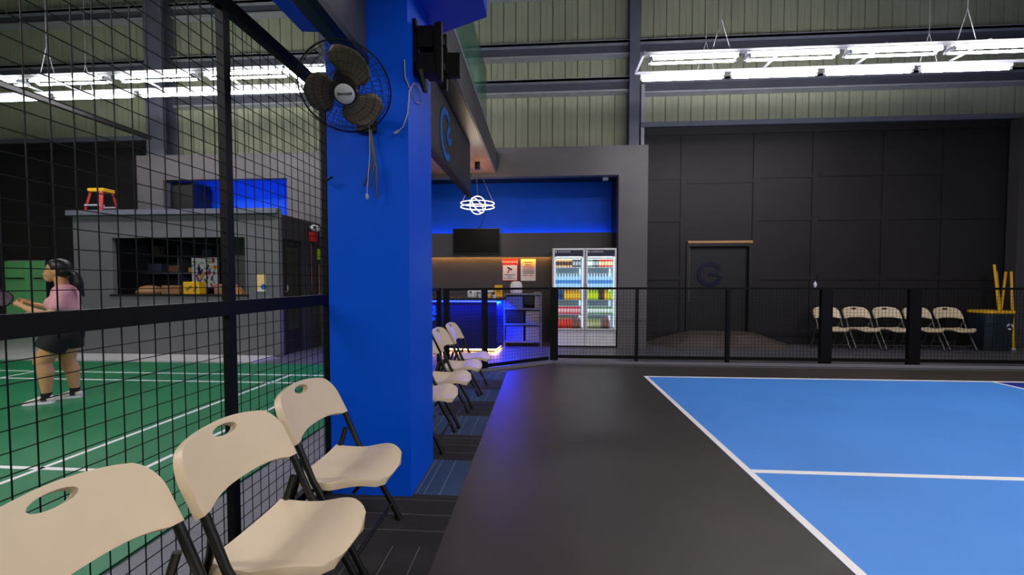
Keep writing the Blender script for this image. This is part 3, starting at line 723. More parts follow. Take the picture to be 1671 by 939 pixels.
co = empty('bar_counter'); tag(co, 'dark navy bar counter lit by a blue strip under its top edge', 'counter')
cb = MB(); cb.prism([(-3.55, 8.14, 0.06), (-0.86, 8.14, 0.06), (-0.80, 8.75, 0.06), (-3.55, 8.75, 0.06)], (0, 0, 0.91)); cb.build('body', 'navy', co)
ct = MB(); ct.prism([(-3.6, 8.06, 0.99), (-0.82, 8.06, 0.99), (-0.74, 8.79, 0.99), (-3.6, 8.79, 0.99)], (0, 0, 0.04)); ct.build('worktop', 'black', co)
MB().prism([(-3.5, 8.2, 0.0), (-0.92, 8.2, 0.0), (-0.88, 8.70, 0.0), (-3.5, 8.70, 0.0)], (0, 0, 0.06)).build('plinth', 'black', co)
MB().box((-3.55, 8.095, 0.955), (-0.85, 8.125, 0.985)).build('led_strip', 'led_blue', co)
MB().box((-3.5, 8.15, 0.03), (-0.90, 8.17, 0.05)).bar((-0.895, 8.16, 0.04), (-0.84, 8.7, 0.04), 0.02, 0.02).build('led_strip', 'led_warm', co)
lg = MB(); logo(lg, (-2.13, 8.138, 0.74), (1, 0, 0), (0, 0, 1), 0.16, 0.07, 0.008); lg.build('logo', 'logo_blue', co)
lamp = area('counter_led', (-2.1, 8.04, 0.95), (math.radians(-25), 0, 0), 2.6, 0.04, 62, (0.002, 0.03, 1.0)); lamp.parent = co
lamp = area('counter_led', (-0.72, 8.42, 0.93), (0, math.radians(32), 0), 0.04, 0.6, 72, (0.002, 0.03, 1.0)); lamp.parent = co

def small(name, mb, m, label, cat, smooth=40): return tag(mb.build(name, m, smooth=smooth), label, cat)
t_ = 1.0305
rc = MB().lathe([(0.085, 0), (0.10, 0.02), (0.10, 0.11), (0.085, 0.15), (0.04, 0.175)], (-1.35, 8.30, t_), 20)
rco = small('tape_dispenser', rc, 'white_matt', 'rounded white appliance on the bar counter', 'appliance')
MB().box((-1.39, 8.185, t_+.10), (-1.35, 8.20, t_+.13)).build('button', 'ink', rco)
tr = small('printer', MB().box((-1.23, 8.25, t_), (-0.99, 8.45, t_+0.09)).box((-1.25, 8.2, t_+0.11), (-0.95, 8.5, t_+0.14)).box((-1.2, 8.3, t_+.09), (-1.0, 8.45, t_+.11)), 'white_matt', 'flat white tray standing on the bar counter', 'tray')
for i, (x, c, wd) in enumerate(((-1.13, 'logo_blue', .06), (-1.03, 'yellow', .06), (-0.93, 'white_matt', .05))):
    small('small_box', MB().box((x, 8.13, t_), (x + wd, 8.19, t_ + 0.06)), c, ('small blue box', 'small yellow box', 'small pale box')[i] + ' on the front edge of the bar counter', 'box')
cs = small('card_holder', MB().box((-0.955, 8.60, t_), (-0.80, 8.68, t_+0.02)).box((-0.955, 8.66, t_), (-0.80, 8.672, t_+0.24)), 'yellow', 'yellow card sign standing at the end of the bar counter', 'card sign')
mm = MB()
for k in range(3): mm.box((-0.92, 8.656, t_+0.10+0.035*k), (-0.84, 8.66, t_+0.115+0.035*k))
mm.build('lettering', 'ink', cs)

# shelf unit with contents
sh = empty('shelf_unit'); tag(sh, 'low dark shelf unit between the counter and the fridges', 'shelf')
X0, X1, Y0, Y1 = -0.78, -0.02, 8.84, 9.18
for x in (X0, X1):
    for y in (Y0, Y1): box('upright', (x-0.012, y-0.012, 0), (x+0.012, y+0.012, 1.09), 'steel_blue', sh)
for z in (0.10, 0.46, 0.78, 1.08): box('shelf_board', (X0, Y0, z-0.015), (X1, Y1, z+0.015), 'steel_blue', sh)
box('back_panel', (X0, Y1-0.01, 0.1), (X1, Y1, 1.08), 'booth', sh)
def thing_box(name, a, b, m, lab, cat='box', grp=None):
    o = MB().box(a, b).build(name, m)
    x = o.modifiers.new('bevel', 'BEVEL'); x.width = 0.006; x.segments = 2
    return tag(o, lab, cat, grp)
M['bag'] = mat('pale_paper_stack', (134, 124, 114), 0.8, var=0.08, vscale=9)
M['bluelit_box'] = mat('grey_card_blue_light', (88, 98, 140), 0.7, var=0.05)  # grey card with blue light put into its colour
thing_box('carton', (-0.340, 8.87, 0.115), (-0.050, 9.10, 0.42), 'bag', 'pale carton on the bottom board of the shelf unit')
thing_box('carton', (-0.340, 8.87, 0.475), (-0.050, 9.10, 0.74), 'bag', 'pale carton on the middle board of the shelf unit')
thing_box('carton', (-0.750, 8.87, 0.115), (-0.380, 9.10, 0.44), 'bluelit_box', 'grey box with painted blue light on the bottom board of the shelf unit')
thing_box('bin_box', (-0.740, 8.87, 0.475), (-0.380, 9.10, 0.75), 'black', 'black box on the middle board of the shelf unit')
thing_box('carton', (-0.750, 8.87, 0.795), (-0.400, 9.10, 1.04), 'bluelit_box', 'grey box with painted blue light on the upper board of the shelf unit')
thing_box('monitor_box', (-0.370, 8.87, 0.86), (-0.170, 8.95, 1.05), 'black', 'small black box on the upper board of the shelf unit')
thing_box('carton', (-0.155, 8.87, 0.795), (-0.040, 9.10, 1.05), 'bag', 'narrow pale carton on the upper board of the shelf unit')
thing_box('paper_pile', (-0.180, 8.87, 1.0955), (-0.020, 9.05, 1.125), 'bag', 'small pile of cream paper on top of the shelf unit', 'paper')
jar = MB().lathe([(0.11, 0), (0.125, 0.03), (0.125, 0.17), (0.10, 0.235), (0.05, 0.25)], (-0.540, 9.0, 1.0955), 20)
tag(jar.build('container', 'white_matt', smooth=40), 'rounded white container standing on top of the shelf unit', 'container')

# wall signs
def sign(name, x0, x1, z0, z1, m, lab):
    o = MB().box((x0, 9.573, z0), (x1, 9.583, z1)).build(name, m); tag(o, lab, 'sign'); return o
sA = sign('warning_sign', -0.885, -0.545, 1.36, 1.845, 'white_matt', 'white CCTV warning sign with a red header on the bar wall')
MB().box((-0.885, 9.569, 1.71), (-0.545, 9.573, 1.845)).box((-0.885, 9.569, 1.36), (-0.872, 9.573, 1.71)).box((-0.558, 9.569, 1.36), (-0.545, 9.573, 1.71)).box((-0.872, 9.569, 1.36), (-0.558, 9.573, 1.372)).build('header', 'red', sA)
text_obj('lettering', 'WARNING', 0.075, 'white_matt', (-0.715, 9.566, 1.775), (1, 0, 0), (0, 0, 1), sA)
MB().prism([(-0.775, 9.572, 1.675), (-0.66, 9.572, 1.62), (-0.675, 9.572, 1.585), (-0.775, 9.572, 1.64)], (0, -0.004, 0)).build('camera_symbol', 'ink', sA)
MB().prism([(-0.75, 9.572, 1.60), (-0.715, 9.572, 1.61), (-0.74, 9.572, 1.55), (-0.77, 9.572, 1.54)], (0, -0.004, 0)).box((-.775, 9.568, 1.525), (-.75, 9.572, 1.555)).build('arrow_symbol', 'red', sA)
mm = MB()
for k, (a, b, z, h) in enumerate(((-0.85, -0.60, 1.485, .018), (-0.77, -0.66, 1.455, .010), (-0.78, -0.65, 1.43, .010), (-0.79, -0.60, 1.405, .010), (-0.85, -0.82, 1.40, .02))):
    x = a
    while x < b - .006: mm.box((x, 9.570, z), (min(b, x + .013), 9.573, z + h)); x += .018
mm.build('small_print', 'ink', sA)
sB = sign('notice_sign', -0.475, -0.145, 1.36, 1.84, 'white_matt', 'white printed notice with yellow top on the bar wall, right of the warning sign')
M['cream'] = mat('pale_yellow_card', (246, 216, 150), 0.7)
MB().box((-0.475, 9.5705, 1.68), (-0.145, 9.573, 1.84)).build('header', 'cream', sB)
for col, rows in (('ink', ((-0.40, -0.22, 1.755), (-0.38, -0.24, 1.70), (-0.43, -0.18, 1.565), (-0.43, -0.18, 1.52))), ('ink_red', ((-0.43, -0.19, 1.655), (-0.43, -0.19, 1.61), (-0.43, -0.33, 1.47), (-0.29, -0.20, 1.47)))):
    mm = MB()
    for a, b, z in rows:
        x = a
        while x < b - .008: mm.box((x, 9.568, z), (min(b, x+.016), 9.5705, z+.020)); x += .021
    mm.build('print_line', col, sB)

# small camera under the header on the right
cam_b = MB().box((1.24, 8.99, 3.42), (1.34, 9.10, 3.47)).lathe([(0.018, 0), (0.018, 0.015)], (1.29, 8.99, 3.445), 10, axis=(0, -1, 0))
tag(cam_b.build('security_camera', 'white', smooth=40), 'small white security camera under the bar wall header', 'camera')

# ---- fridges
def fridge(x0, x1, lab, hinge_right):
    root = empty('display_fridge', (0, 0, 0)); tag(root, lab, 'fridge')
    yf, yb = 8.86, 9.40; t = 0.035; zt = 2.02
    m = MB(); m.box((x0, yf, 0.03), (x0+t, yb, zt)); m.box((x1-t, yf, 0.03), (x1, yb, zt)); m.box((x0+t, yb-0.02, 0.03), (x1-t, yb, zt)); m.box((x0+t, yf, zt-0.03), (x1-t, yb-0.02, zt)); m.box((x0+t, yf, 0.03), (x1-t, yb-0.02, 0.34))
    m.build('cabinet', 'white', root)
    box('kick_plate', (x0+0.01, yf+0.02, 0.0), (x1-0.01, yb-0.02, 0.03), 'black', root)
    box('liner', (x0+t, yb-0.035, 0.34), (x1-t, yb-0.021, zt-0.03), 'fridge_in', root)
    m = MB()
    for x in (x0+t+0.002, x1-t-0.014): m.box((x, yf+0.05, 0.40), (x+0.012, yf+0.07, 1.83))
    m.box((x0+0.06, yf+0.06, 1.835), (x1-0.06, yf+0.10, 1.845)); m.box((x0+0.05, yb-0.05, 0.38), (x0+0.065, yb-0.036, 1.82)); m.box((x1-0.065, yb-0.05, 0.38), (x1-0.05, yb-0.036, 1.82))
    m.build('light_tube', 'fridge_light', root)
    hd = MB().box((x0+t+.005, yf-0.012, 1.855), (x1-t-.005, yf+0.03, 1.985)).build('header_panel', 'navy', root)
    mm = MB(); x = x0+0.11
    for k in range(7): mm.box((x, yf-0.015, 1.935), (x+0.028, yf-0.012, 1.960)); x += 0.036
    mm.box((x0+0.05, yf-0.015, 1.925), (x0+0.085, yf-0.012, 1.97))
    mm.build('lettering', 'badge', hd)
    zs = (0.37, 0.66, 0.97, 1.22, 1.63)
    al = area('fridge_lamp', ((x0+x1)/2, yf+0.08, 1.83), (math.radians(-28), 0, 0), 0.5, 0.08, 2.3, (0.92, 0.97, 1.0)); al.parent = root
    al = area('fridge_lamp', ((x0+x1)/2, yf+0.045, 1.1), (math.radians(90), 0, 0), 0.5, 1.3, 2.3, (0.92, 0.97, 1.0)); al.parent = root
    for z in zs:
        s_ = box('shelf_board', (x0+t, yf+0.04, z-0.012), (x1-t, yb-0.036, z), 'white', root)
    d = MB(); f = 0.038
    d.box((x0+.004, yf-0.04, 0.36), (x0+f, yf-0.002, 2.0)); d.box((x1-f, yf-0.04, 0.36), (x1-.004, yf-0.002, 2.0)); d.box((x0+f, yf-0.04, 0.36), (x1-f, yf-0.002, 0.385)); d.box((x0+f, yf-0.04, 1.98), (x1-f, yf-0.002, 2.0))
    dr = d.build('door', 'white', root)
    box('pane', (x0+f, yf-0.024, 0.385), (x1-f, yf-0.018, 1.845), 'clear', dr)
    hx = x1 - f + 0.008 if not hinge_right else x0 + f - 0.022
    box('handle', (hx, yf-0.058, 1.0), (hx+0.014, yf-0.041, 1.3), 'galv', dr)
    return zs
zs = fridge(0.215, 0.865, 'left white display fridge stocked with drinks', False)
fridge(0.875, 1.495, 'right white display fridge stocked with drinks, next to the charcoal wall', True)
def bottle_mesh(kind, body, label_c, cap):
    m = MB()
    if kind == 'can':
        m.lathe([(0.024, 0), (0.029, 0.008)], n=12, mi=2); m.lathe([(0.029, 0.008), (0.029, 0.108)], n=12, mi=0, cap=False); m.lathe([(0.0295, 0.03), (0.0295, 0.08)], n=12, mi=1, cap=False); m.lathe([(0.029, 0.108), (0.023, 0.118)], n=12, mi=2)
    elif kind == 'bottle':
        m.lathe([(0.026, 0), (0.030, 0.01), (0.030, 0.12), (0.024, 0.15), (0.012, 0.17), (0.012, 0.185)], n=12, mi=0); m.lathe([(0.0308, 0.04), (0.0308, 0.105)], n=12, mi=1, cap=False); m.lathe([(0.014, 0.182), (0.014, 0.20)], n=10, mi=2)
    else:
        m.lathe([(0.028, 0), (0.031, 0.01), (0.031, 0.14), (0.026, 0.165), (0.012, 0.19), (0.012, 0.20)], n=12, mi=0); m.lathe([(0.0318, 0.06), (0.0318, 0.115)], n=12, mi=1, cap=False); m.lathe([(0.014, 0.197), (0.014, 0.215)], n=10, mi=2)
    o = m.build('drink_' + kind if kind == 'can' else 'drink_bottle', [body, label_c, cap], smooth=50); return o
def dm(n, c): 
    if n not in M: M[n] = mat(n, c, 0.35)
    return n
DR = {
 'tan': ('can', dm('tan_can', (196, 150, 92)), dm('dark_brown_label', (70, 46, 34)), 'galv'),
 'darkcan': ('can', dm('dark_grey_can', (52, 60, 66)), dm('silver_label', (150, 156, 160)), 'galv'),
 'redwhite': ('can', dm('red_can', (190, 48, 36)), dm('cream_label', (222, 190, 150)), 'galv'),
 'water': ('water', dm('clear_blue_water', (176, 214, 238)), dm('blue_water_label', (70, 130, 200)), dm('white_cap', (225, 232, 240))),
 'bluecan': ('bottle', dm('deep_blue_drink', (26, 74, 140)), dm('navy_label', (20, 40, 92)), 'white'),
 'yellowb': ('bottle', dm('amber_drink', (214, 158, 20)), dm('gold_label', (232, 190, 30)), dm('orange_cap', (220, 120, 20))),
 'limeb': ('bottle', dm('lime_drink', (176, 200, 30)), dm('lime_label', (206, 216, 40)), dm('green_cap', (60, 120, 40))),
 'darkb': ('bottle', dm('cola_drink', (54, 30, 28)), dm('brown_label', (90, 50, 40)), dm('red_cap', (180, 40, 30))),
 'pink': ('can', dm('pink_red_can', (190, 44, 66)), dm('pale_pink_label', (226, 170, 176)), 'galv'),
 'redb': ('bottle', dm('red_drink', (210, 34, 22)), dm('red_label', (226, 64, 40)), dm('yellow_cap', (230, 180, 30))),
 'brownb': ('bottle', dm('brown_drink', (110, 58, 50)), dm('pinkish_label', (150, 96, 90)), 'red'),
 'greenc': ('can', dm('green_white_can', (90, 130, 92)), dm('white_label', (222, 230, 224)), 'galv'),
 'olive': ('bottle', dm('olive_drink', (150, 156, 70)), dm('pale_label', (200, 200, 150)), 'green_cap'),
}
PR = {}
LBL = {'tan': 'tan and brown drink can', 'darkcan': 'dark grey drink can', 'redwhite': 'red and cream drink can', 'water': 'clear water bottle', 'bluecan': 'deep blue drink bottle', 'yellowb': 'amber yellow drink bottle', 'limeb': 'lime yellow drink bottle', 'darkb': 'dark cola bottle', 'pink': 'pink red drink can', 'redb': 'bright red drink bottle', 'brownb': 'brown drink bottle', 'greenc': 'green and white drink can', 'olive': 'olive green drink bottle'}
rows = [
 (0.215, 4, [('tan', 6), ('darkcan', 5)]), (0.215, 3, [('water', 9)]), (0.215, 2, [('bluecan', 3), ('yellowb', 7)]), (0.215, 1, [('pink', 9)]), (0.215, 0, [('redb', 6), ('brownb', 4)]),
 (0.865, 4, [('greenc', 2), ('darkcan', 2), ('redwhite', 6)]), (0.865, 3, [('water', 9)]), (0.865, 2, [('limeb', 4), ('darkb', 2), ('yellowb', 1), ('limeb', 2)]), (0.865, 1, [('greenc', 9)]), (0.865, 0, [('olive', 5), ('brownb', 3)]),
]
RN = {4: 'top', 3: 'second', 2: 'third', 1: 'fourth', 0: 'fifth'}
ZS = {'can': 1.55, 'bottle': 1.15, 'water': 1.35}
for x0, zi, items in rows:
    side = 'left' if x0 < 0.5 else 'right'
    n = sum(c for _, c in items); xs = [x0 + 0.085 + i*0.0585 for i in range(n)]; i = 0
    for kind, c in items:
        for _ in range(c):
            if i >= len(xs) or xs[i] > x0 + 0.60: break
            if kind not in PR: o = PR[kind] = bottle_mesh(*DR[kind])
            else: o = PR[kind].copy(); COL.objects.link(o)
            o.location = (xs[i], 8.86 + 0.125, zs[zi] + 0.0005); o.scale = (0.97, 0.97, ZS[DR[kind][0]]); i += 1
            tag(o, '%s, %s from left on %s shelf of %s fridge' % (LBL[kind], (ORD + ['tenth', 'eleventh', 'twelfth'])[i-1], RN[zi], side), 'drink', '%ss on the %s shelf of the %s fridge' % (LBL[kind], RN[zi], side))

# ================================================================ grey booth
bo = empty('snack_booth', (-6.7, 7.9, 0)); tag(bo, 'grey painted booth with a long serving window behind the green court', 'booth')
def bb(name, a, b, m='booth'): 
    o = MB().box((a[0]+6.7, a[1]-7.9, a[2]), (b[0]+6.7, b[1]-7.9, b[2])).build(name, m, bo); return o
y0, y1 = 7.38, 8.79
m = MB(); q = lambda a, b: m.box((a[0]+6.7, a[1]-7.9, a[2]), (b[0]+6.7, b[1]-7.9, b[2]))
q((-8.60, y0, 0), (-7.84, y0+0.08, 2.55)); q((-5.30, y0, 0), (-4.66, y0+0.08, 2.55)); q((-7.84, y0, 0), (-5.30, y0+0.08, 1.11)); q((-7.84, y0, 2.14), (-5.30, y0+0.08, 2.55))
m.build('front_wall', 'booth', bo)
m = MB(); q = lambda a, b: m.box((a[0]+6.7, a[1]-7.9, a[2]), (b[0]+6.7, b[1]-7.9, b[2]))
q((-4.74, y0+0.08, 0), (-4.66, 7.50, 2.55)); q((-4.74, 8.10, 0), (-4.66, y1, 2.55)); q((-4.74, 7.50, 2.12), (-4.66, 8.10, 2.55)); m.build('side_wall', 'booth_dark', bo)
bb('left_wall', (-8.60, y0+0.08, 0), (-8.52, y1, 2.55)); bb('rear_wall', (-8.52, y1-0.08, 0), (-4.74, y1, 2.55), 'booth_dark')
bb('roof', (-8.52, y0+0.08, 2.47), (-4.74, y1-0.08, 2.55), 'booth_dark')
bb('roof_edge', (-8.66, y0-0.07, 2.55), (-4.66, y0+0.10, 2.64), 'steel_blue')
bb('service_ledge', (-7.90, y0-0.02, 1.08), (-5.24, y0+0.30, 1.11), 'black')
dd = bb('door', (-4.73, 7.52, 0.02), (-4.69, 8.08, 2.10), 'black')
M['tinted'] = mat('dark_olive_glass', (40, 44, 30), 0.15)
MB().box((-4.69+6.7, 7.60-7.9, 0.45), (-4.685+6.7, 8.0-7.9, 1.98)).build('pane', 'tinted', dd)
MB().tube([(-4.68+6.7, 7.58-7.9, 1.15), (-4.64+6.7, 7.58-7.9, 1.18), (-4.64+6.7, 7.58-7.9, 1.28)], 0.01, 8).build('handle', 'badge', dd, smooth=40)
# inside the booth
bb('partition', (-6.30, 8.30, 0), (-4.76, 8.34, 2.46), 'booth')
def tb(n, a, b, mt, lab, cat='box'): return thing_box(n, a, b, mt, lab, cat)
M['carton'] = mat('brown_carton', (140, 100, 66), 0.8, var=0.06)
tb('carton', (-7.0, 7.48, 1.111), (-6.66, 7.64, 1.27), 'carton', 'brown carton on the booth ledge')
yb_ = tb('yellow_box', (-6.55, 7.45, 1.111), (-6.24, 7.62, 1.34), 'yellow', 'bright yellow box on the booth ledge')
mm = MB(); mm.prism([(-6.50, 7.445, 1.20), (-6.40, 7.445, 1.27), (-6.37, 7.445, 1.25), (-6.47, 7.445, 1.17)], (0, 0.004, 0)); mm.prism([(-6.36, 7.445, 1.17), (-6.29, 7.445, 1.27), (-6.27, 7.445, 1.25), (-6.33, 7.445, 1.16)], (0, 0.004, 0)); mm.build('print', 'carton', yb_)
tag(MB().lathe([(0.21, 0), (0.22, 0.04), (0.15, 0.13), (0.05, 0.16)], (-7.38, 7.55+.1, 1.111), 18).build('basket', 'carton', smooth=40), 'round brownish basket on the booth ledge', 'basket')
tb('carton', (-5.98, 7.48, 1.111), (-5.80, 7.62, 1.30), 'carton', 'tall narrow brown carton at the right of the booth ledge')
tag(MB().prism([(-5.80, 7.5, 1.111), (-5.45, 7.5, 1.111), (-5.52, 7.5, 1.20), (-5.66, 7.5, 1.30), (-5.78, 7.5, 1.36)], (0, 0.12, 0)).build('food_bag', 'wood'), 'slumped brown bag at the right end of the booth ledge', 'bag')
sx = empty('wall_shelf'); tag(sx, 'dark shelving against the back wall inside the booth', 'shelf')
for z in (1.15, 1.5, 1.85): box('shelf_board', (-8.45, 8.40, z), (-6.6, 8.70, z+0.03), 'steel_blue', sx)
for x in (-8.4, -7.5, -6.62): box('upright', (x, 8.41, 0.0), (x+0.03, 8.69, 2.1), 'steel_blue', sx)
for i, (x, z, c, wd, h) in enumerate(((-8.2, 1.535, 'bluelit_box', .3, .18), (-7.75, 1.535, 'carton', .25, .14), (-7.3, 1.535, 'yellow', .2, .10), (-7.0, 1.885, 'bluelit_box', .2, .12), (-8.1, 1.885, 'bag', .15, .2))):
    tb('storage_box', (x, 8.45, z), (x+wd, 8.62, z+h), c, ('bluish box at the left of the middle booth shelf', 'brown box on the middle booth shelf', 'yellow box on the middle booth shelf', 'bluish box on the top booth shelf', 'pale box on the top booth shelf')[i])
# colourful abstract poster seen through the window
ps = MB().box((-6.98, 8.16, 1.22), (-6.42, 8.18, 1.82)).build('poster', 'white_matt'); tag(ps, 'colourful abstract painted board seen inside the booth window', 'poster')
cols = ['red', 'logo_blue', 'ink', 'yellow', 'door_green', 'ink_red', 'navy']; rr = random.Random(3); mm = MB()
for k in range(46):
    x = rr.uniform(-6.96, -6.47); z = rr.uniform(1.26 if k > 30 else 1.5, 1.77); l = rr.uniform(.04, .11); a = rr.uniform(0.5, 2.6); c_, s_ = math.cos(a)*l/2, math.sin(a)*l/2; wd = 0.034
    c0 = max(-6.95, min(-6.46, x)); yy = 8.156 - 0.0002*k
    mm.prism([(c0-c_, yy, z-s_), (c0-c_+wd, yy, z-s_), (c0+c_+wd, yy, z+s_), (c0+c_, yy, z+s_)], (0, 0.0035, 0), k % 7)
mm.build('paint_pattern', cols, ps)
MB().box((-6.98, 8.18, 0), (-6.95, 8.21, 1.22)).box((-6.45, 8.18, 0), (-6.42, 8.21, 1.22)).build('stand', 'black', ps)
sw = MB().box((-5.08, 7.37, 1.18), (-4.92, 7.379, 1.48)).build('notice_card', 'cream'); tag(sw, 'cream notice card on the grey booth wall', 'notice')
MB().lathe([(0.05, 0), (0.05, 0.006)], (-4.955, 7.369, 1.25), 16, axis=(0, -1, 0)).build('sticker', 'logo_blue', sw)
MB().box((-5.08, 7.366, 1.165), (-4.92, 7.371, 1.19)).build('lower_edge', 'white', sw)
# emergency light and pipes on the booth side
em = empty('emergency_light', (-4.655, 8.46, 2.42)); tag(em, 'white emergency lamp with a red box on the booth corner', 'emergency light')
MB().ball((0.07, 0, 0.0), (0.07, 0.16, 0.07), 18, 10).build('lamp_head', 'white', em, smooth=60)
MB().lathe([(0.03, 0), (0.03, 0.02)], (0.12, -0.10, 0.0), 12, axis=(0.6, -0.8, 0)).build('lens', 'ink', em, smooth=40)
MB().box((0, -0.09, -0.27), (0.07, 0.09, -0.08)).build('alarm_box', 'red', em)
M['copper'] = mat('copper_pipe', (170, 110, 84), 0.4, metal=0.4)
for i, (y, za, zb) in enumerate(((8.40, 1.15, 2.10), (8.70, 0.95, 1.70))):
    tag(MB().tube([(-4.64, y, za), (-4.64, y, zb)], 0.012, 8).build('wall_pipe', 'copper', smooth=50), ('taller', 'shorter')[i] + ' thin copper coloured pipe on the dark booth side wall', 'pipe')
tag(MB().box((-4.655, 8.66, 1.80), (-4.64, 8.76, 2.02)).build('safety_tag', 'limeb' if 'limeb' in M else 'lime_drink'), 'small lime green tag on the booth side wall', 'tag')

# step ladder on the booth roof
ld = empty('step_ladder', (-8.47, 7.80, 2.552)); tag(ld, 'small red step stool with yellow top standing on the booth roof', 'step stool')
hh = 0.50
box('top_step', (-0.16, -0.12, hh), (0.16, 0.12, hh+0.07), 'yellow', ld, 0.01)
for sx_ in (-1, 1):
    for sy in (-1, 1):
        m = MB(); m.bar((sx_*0.175, sy*0.20, 0.0), (sx_*0.115, sy*0.10, hh), 0.06, 0.03); m.build('leg', 'red_leg', ld)
box('step', (-0.15, -0.19, 0.22), (0.15, -0.08, 0.25), 'badge', ld)
MB().bar((-0.16, 0.15, 0.24), (0.16, 0.15, 0.24), 0.02, 0.03).build('brace', 'badge', ld)

# ================================================================ recycling bin and yellow poles
bn = empty('recycling_bin', (8.80, 9.10, 0)); tag(bn, 'dark teal plastic bin with a white recycling mark beside the folding chairs', 'bin')
m = MB(); a, b_, h = 0.235, 0.275, 0.78
def ringr(w_, d_, z): return [(x*w_, y*d_, z) for x, y in ((-1, -.7), (-.7, -1), (.7, -1), (1, -.7), (1, .7), (.7, 1), (-.7, 1), (-1, .7))]
m.rings([ringr(a, .19, 0.0), ringr(a+.01, .20, .05), ringr(b_-.02, .24, h-.10), ringr(b_-.02, .24, h-.02), ringr(b_-.04, .22, h-.02), ringr(a-.02, .17, .05)]); m.build('body', 'bin', bn, smooth=30)
m = MB(); m.rings([ringr(b_, .25, h-.05), ringr(b_, .25, h), ringr(b_-.035, .22, h), ringr(b_-.035, .22, h-.05)], close=True); m.build('rim', 'yellow', bn)['label'] = 'yellow rim'
m = MB()
for k in range(3):
    A = 2*PI*k/3 + PI/2; p = [(math.cos(A+t_)*0.055, math.sin(A+t_)*0.065) for t_ in (0.3, 0.9, 1.6)]; qn = [(math.cos(A+t_)*0.033, math.sin(A+t_)*0.04) for t_ in (1.6, 0.9, 0.3)]
    m.prism([(x+.12, -0.243, z+0.48) for x, z in p + qn], (0, 0.012, 0))
m.build('recycling_mark', 'white_matt', bn)
for i, (p0, p1, lab) in enumerate((((9.00, 9.06, 0.08), (8.98, 9.26, 1.68), 'tallest yellow pole standing in the bin, leftmost of four'),
                                   ((9.05, 9.10, 0.08), (9.04, 9.28, 1.54), 'second yellow pole from the left, standing in the bin'),
                                   ((9.20, 9.38, 0.02), (9.24, 9.30, 1.54), 'yellow pole at the right corner of the bin, third of four'),
                                   ((9.26, 9.12, 0.03), (9.31, 9.27, 1.54), 'yellow pole leaning on the floor right of the bin'))):
    o = MB().tube([p0, p1], 0.022, 10).build('yellow_pole', 'yellow', smooth=50); tag(o, lab, 'pole', 'yellow poles by the bin')
    if i == 3: MB().lathe([(0.03, 0), (0.03, 0.03)], (9.26, 9.12, 0.0), 12).build('foot_cap', 'white', o, smooth=40)

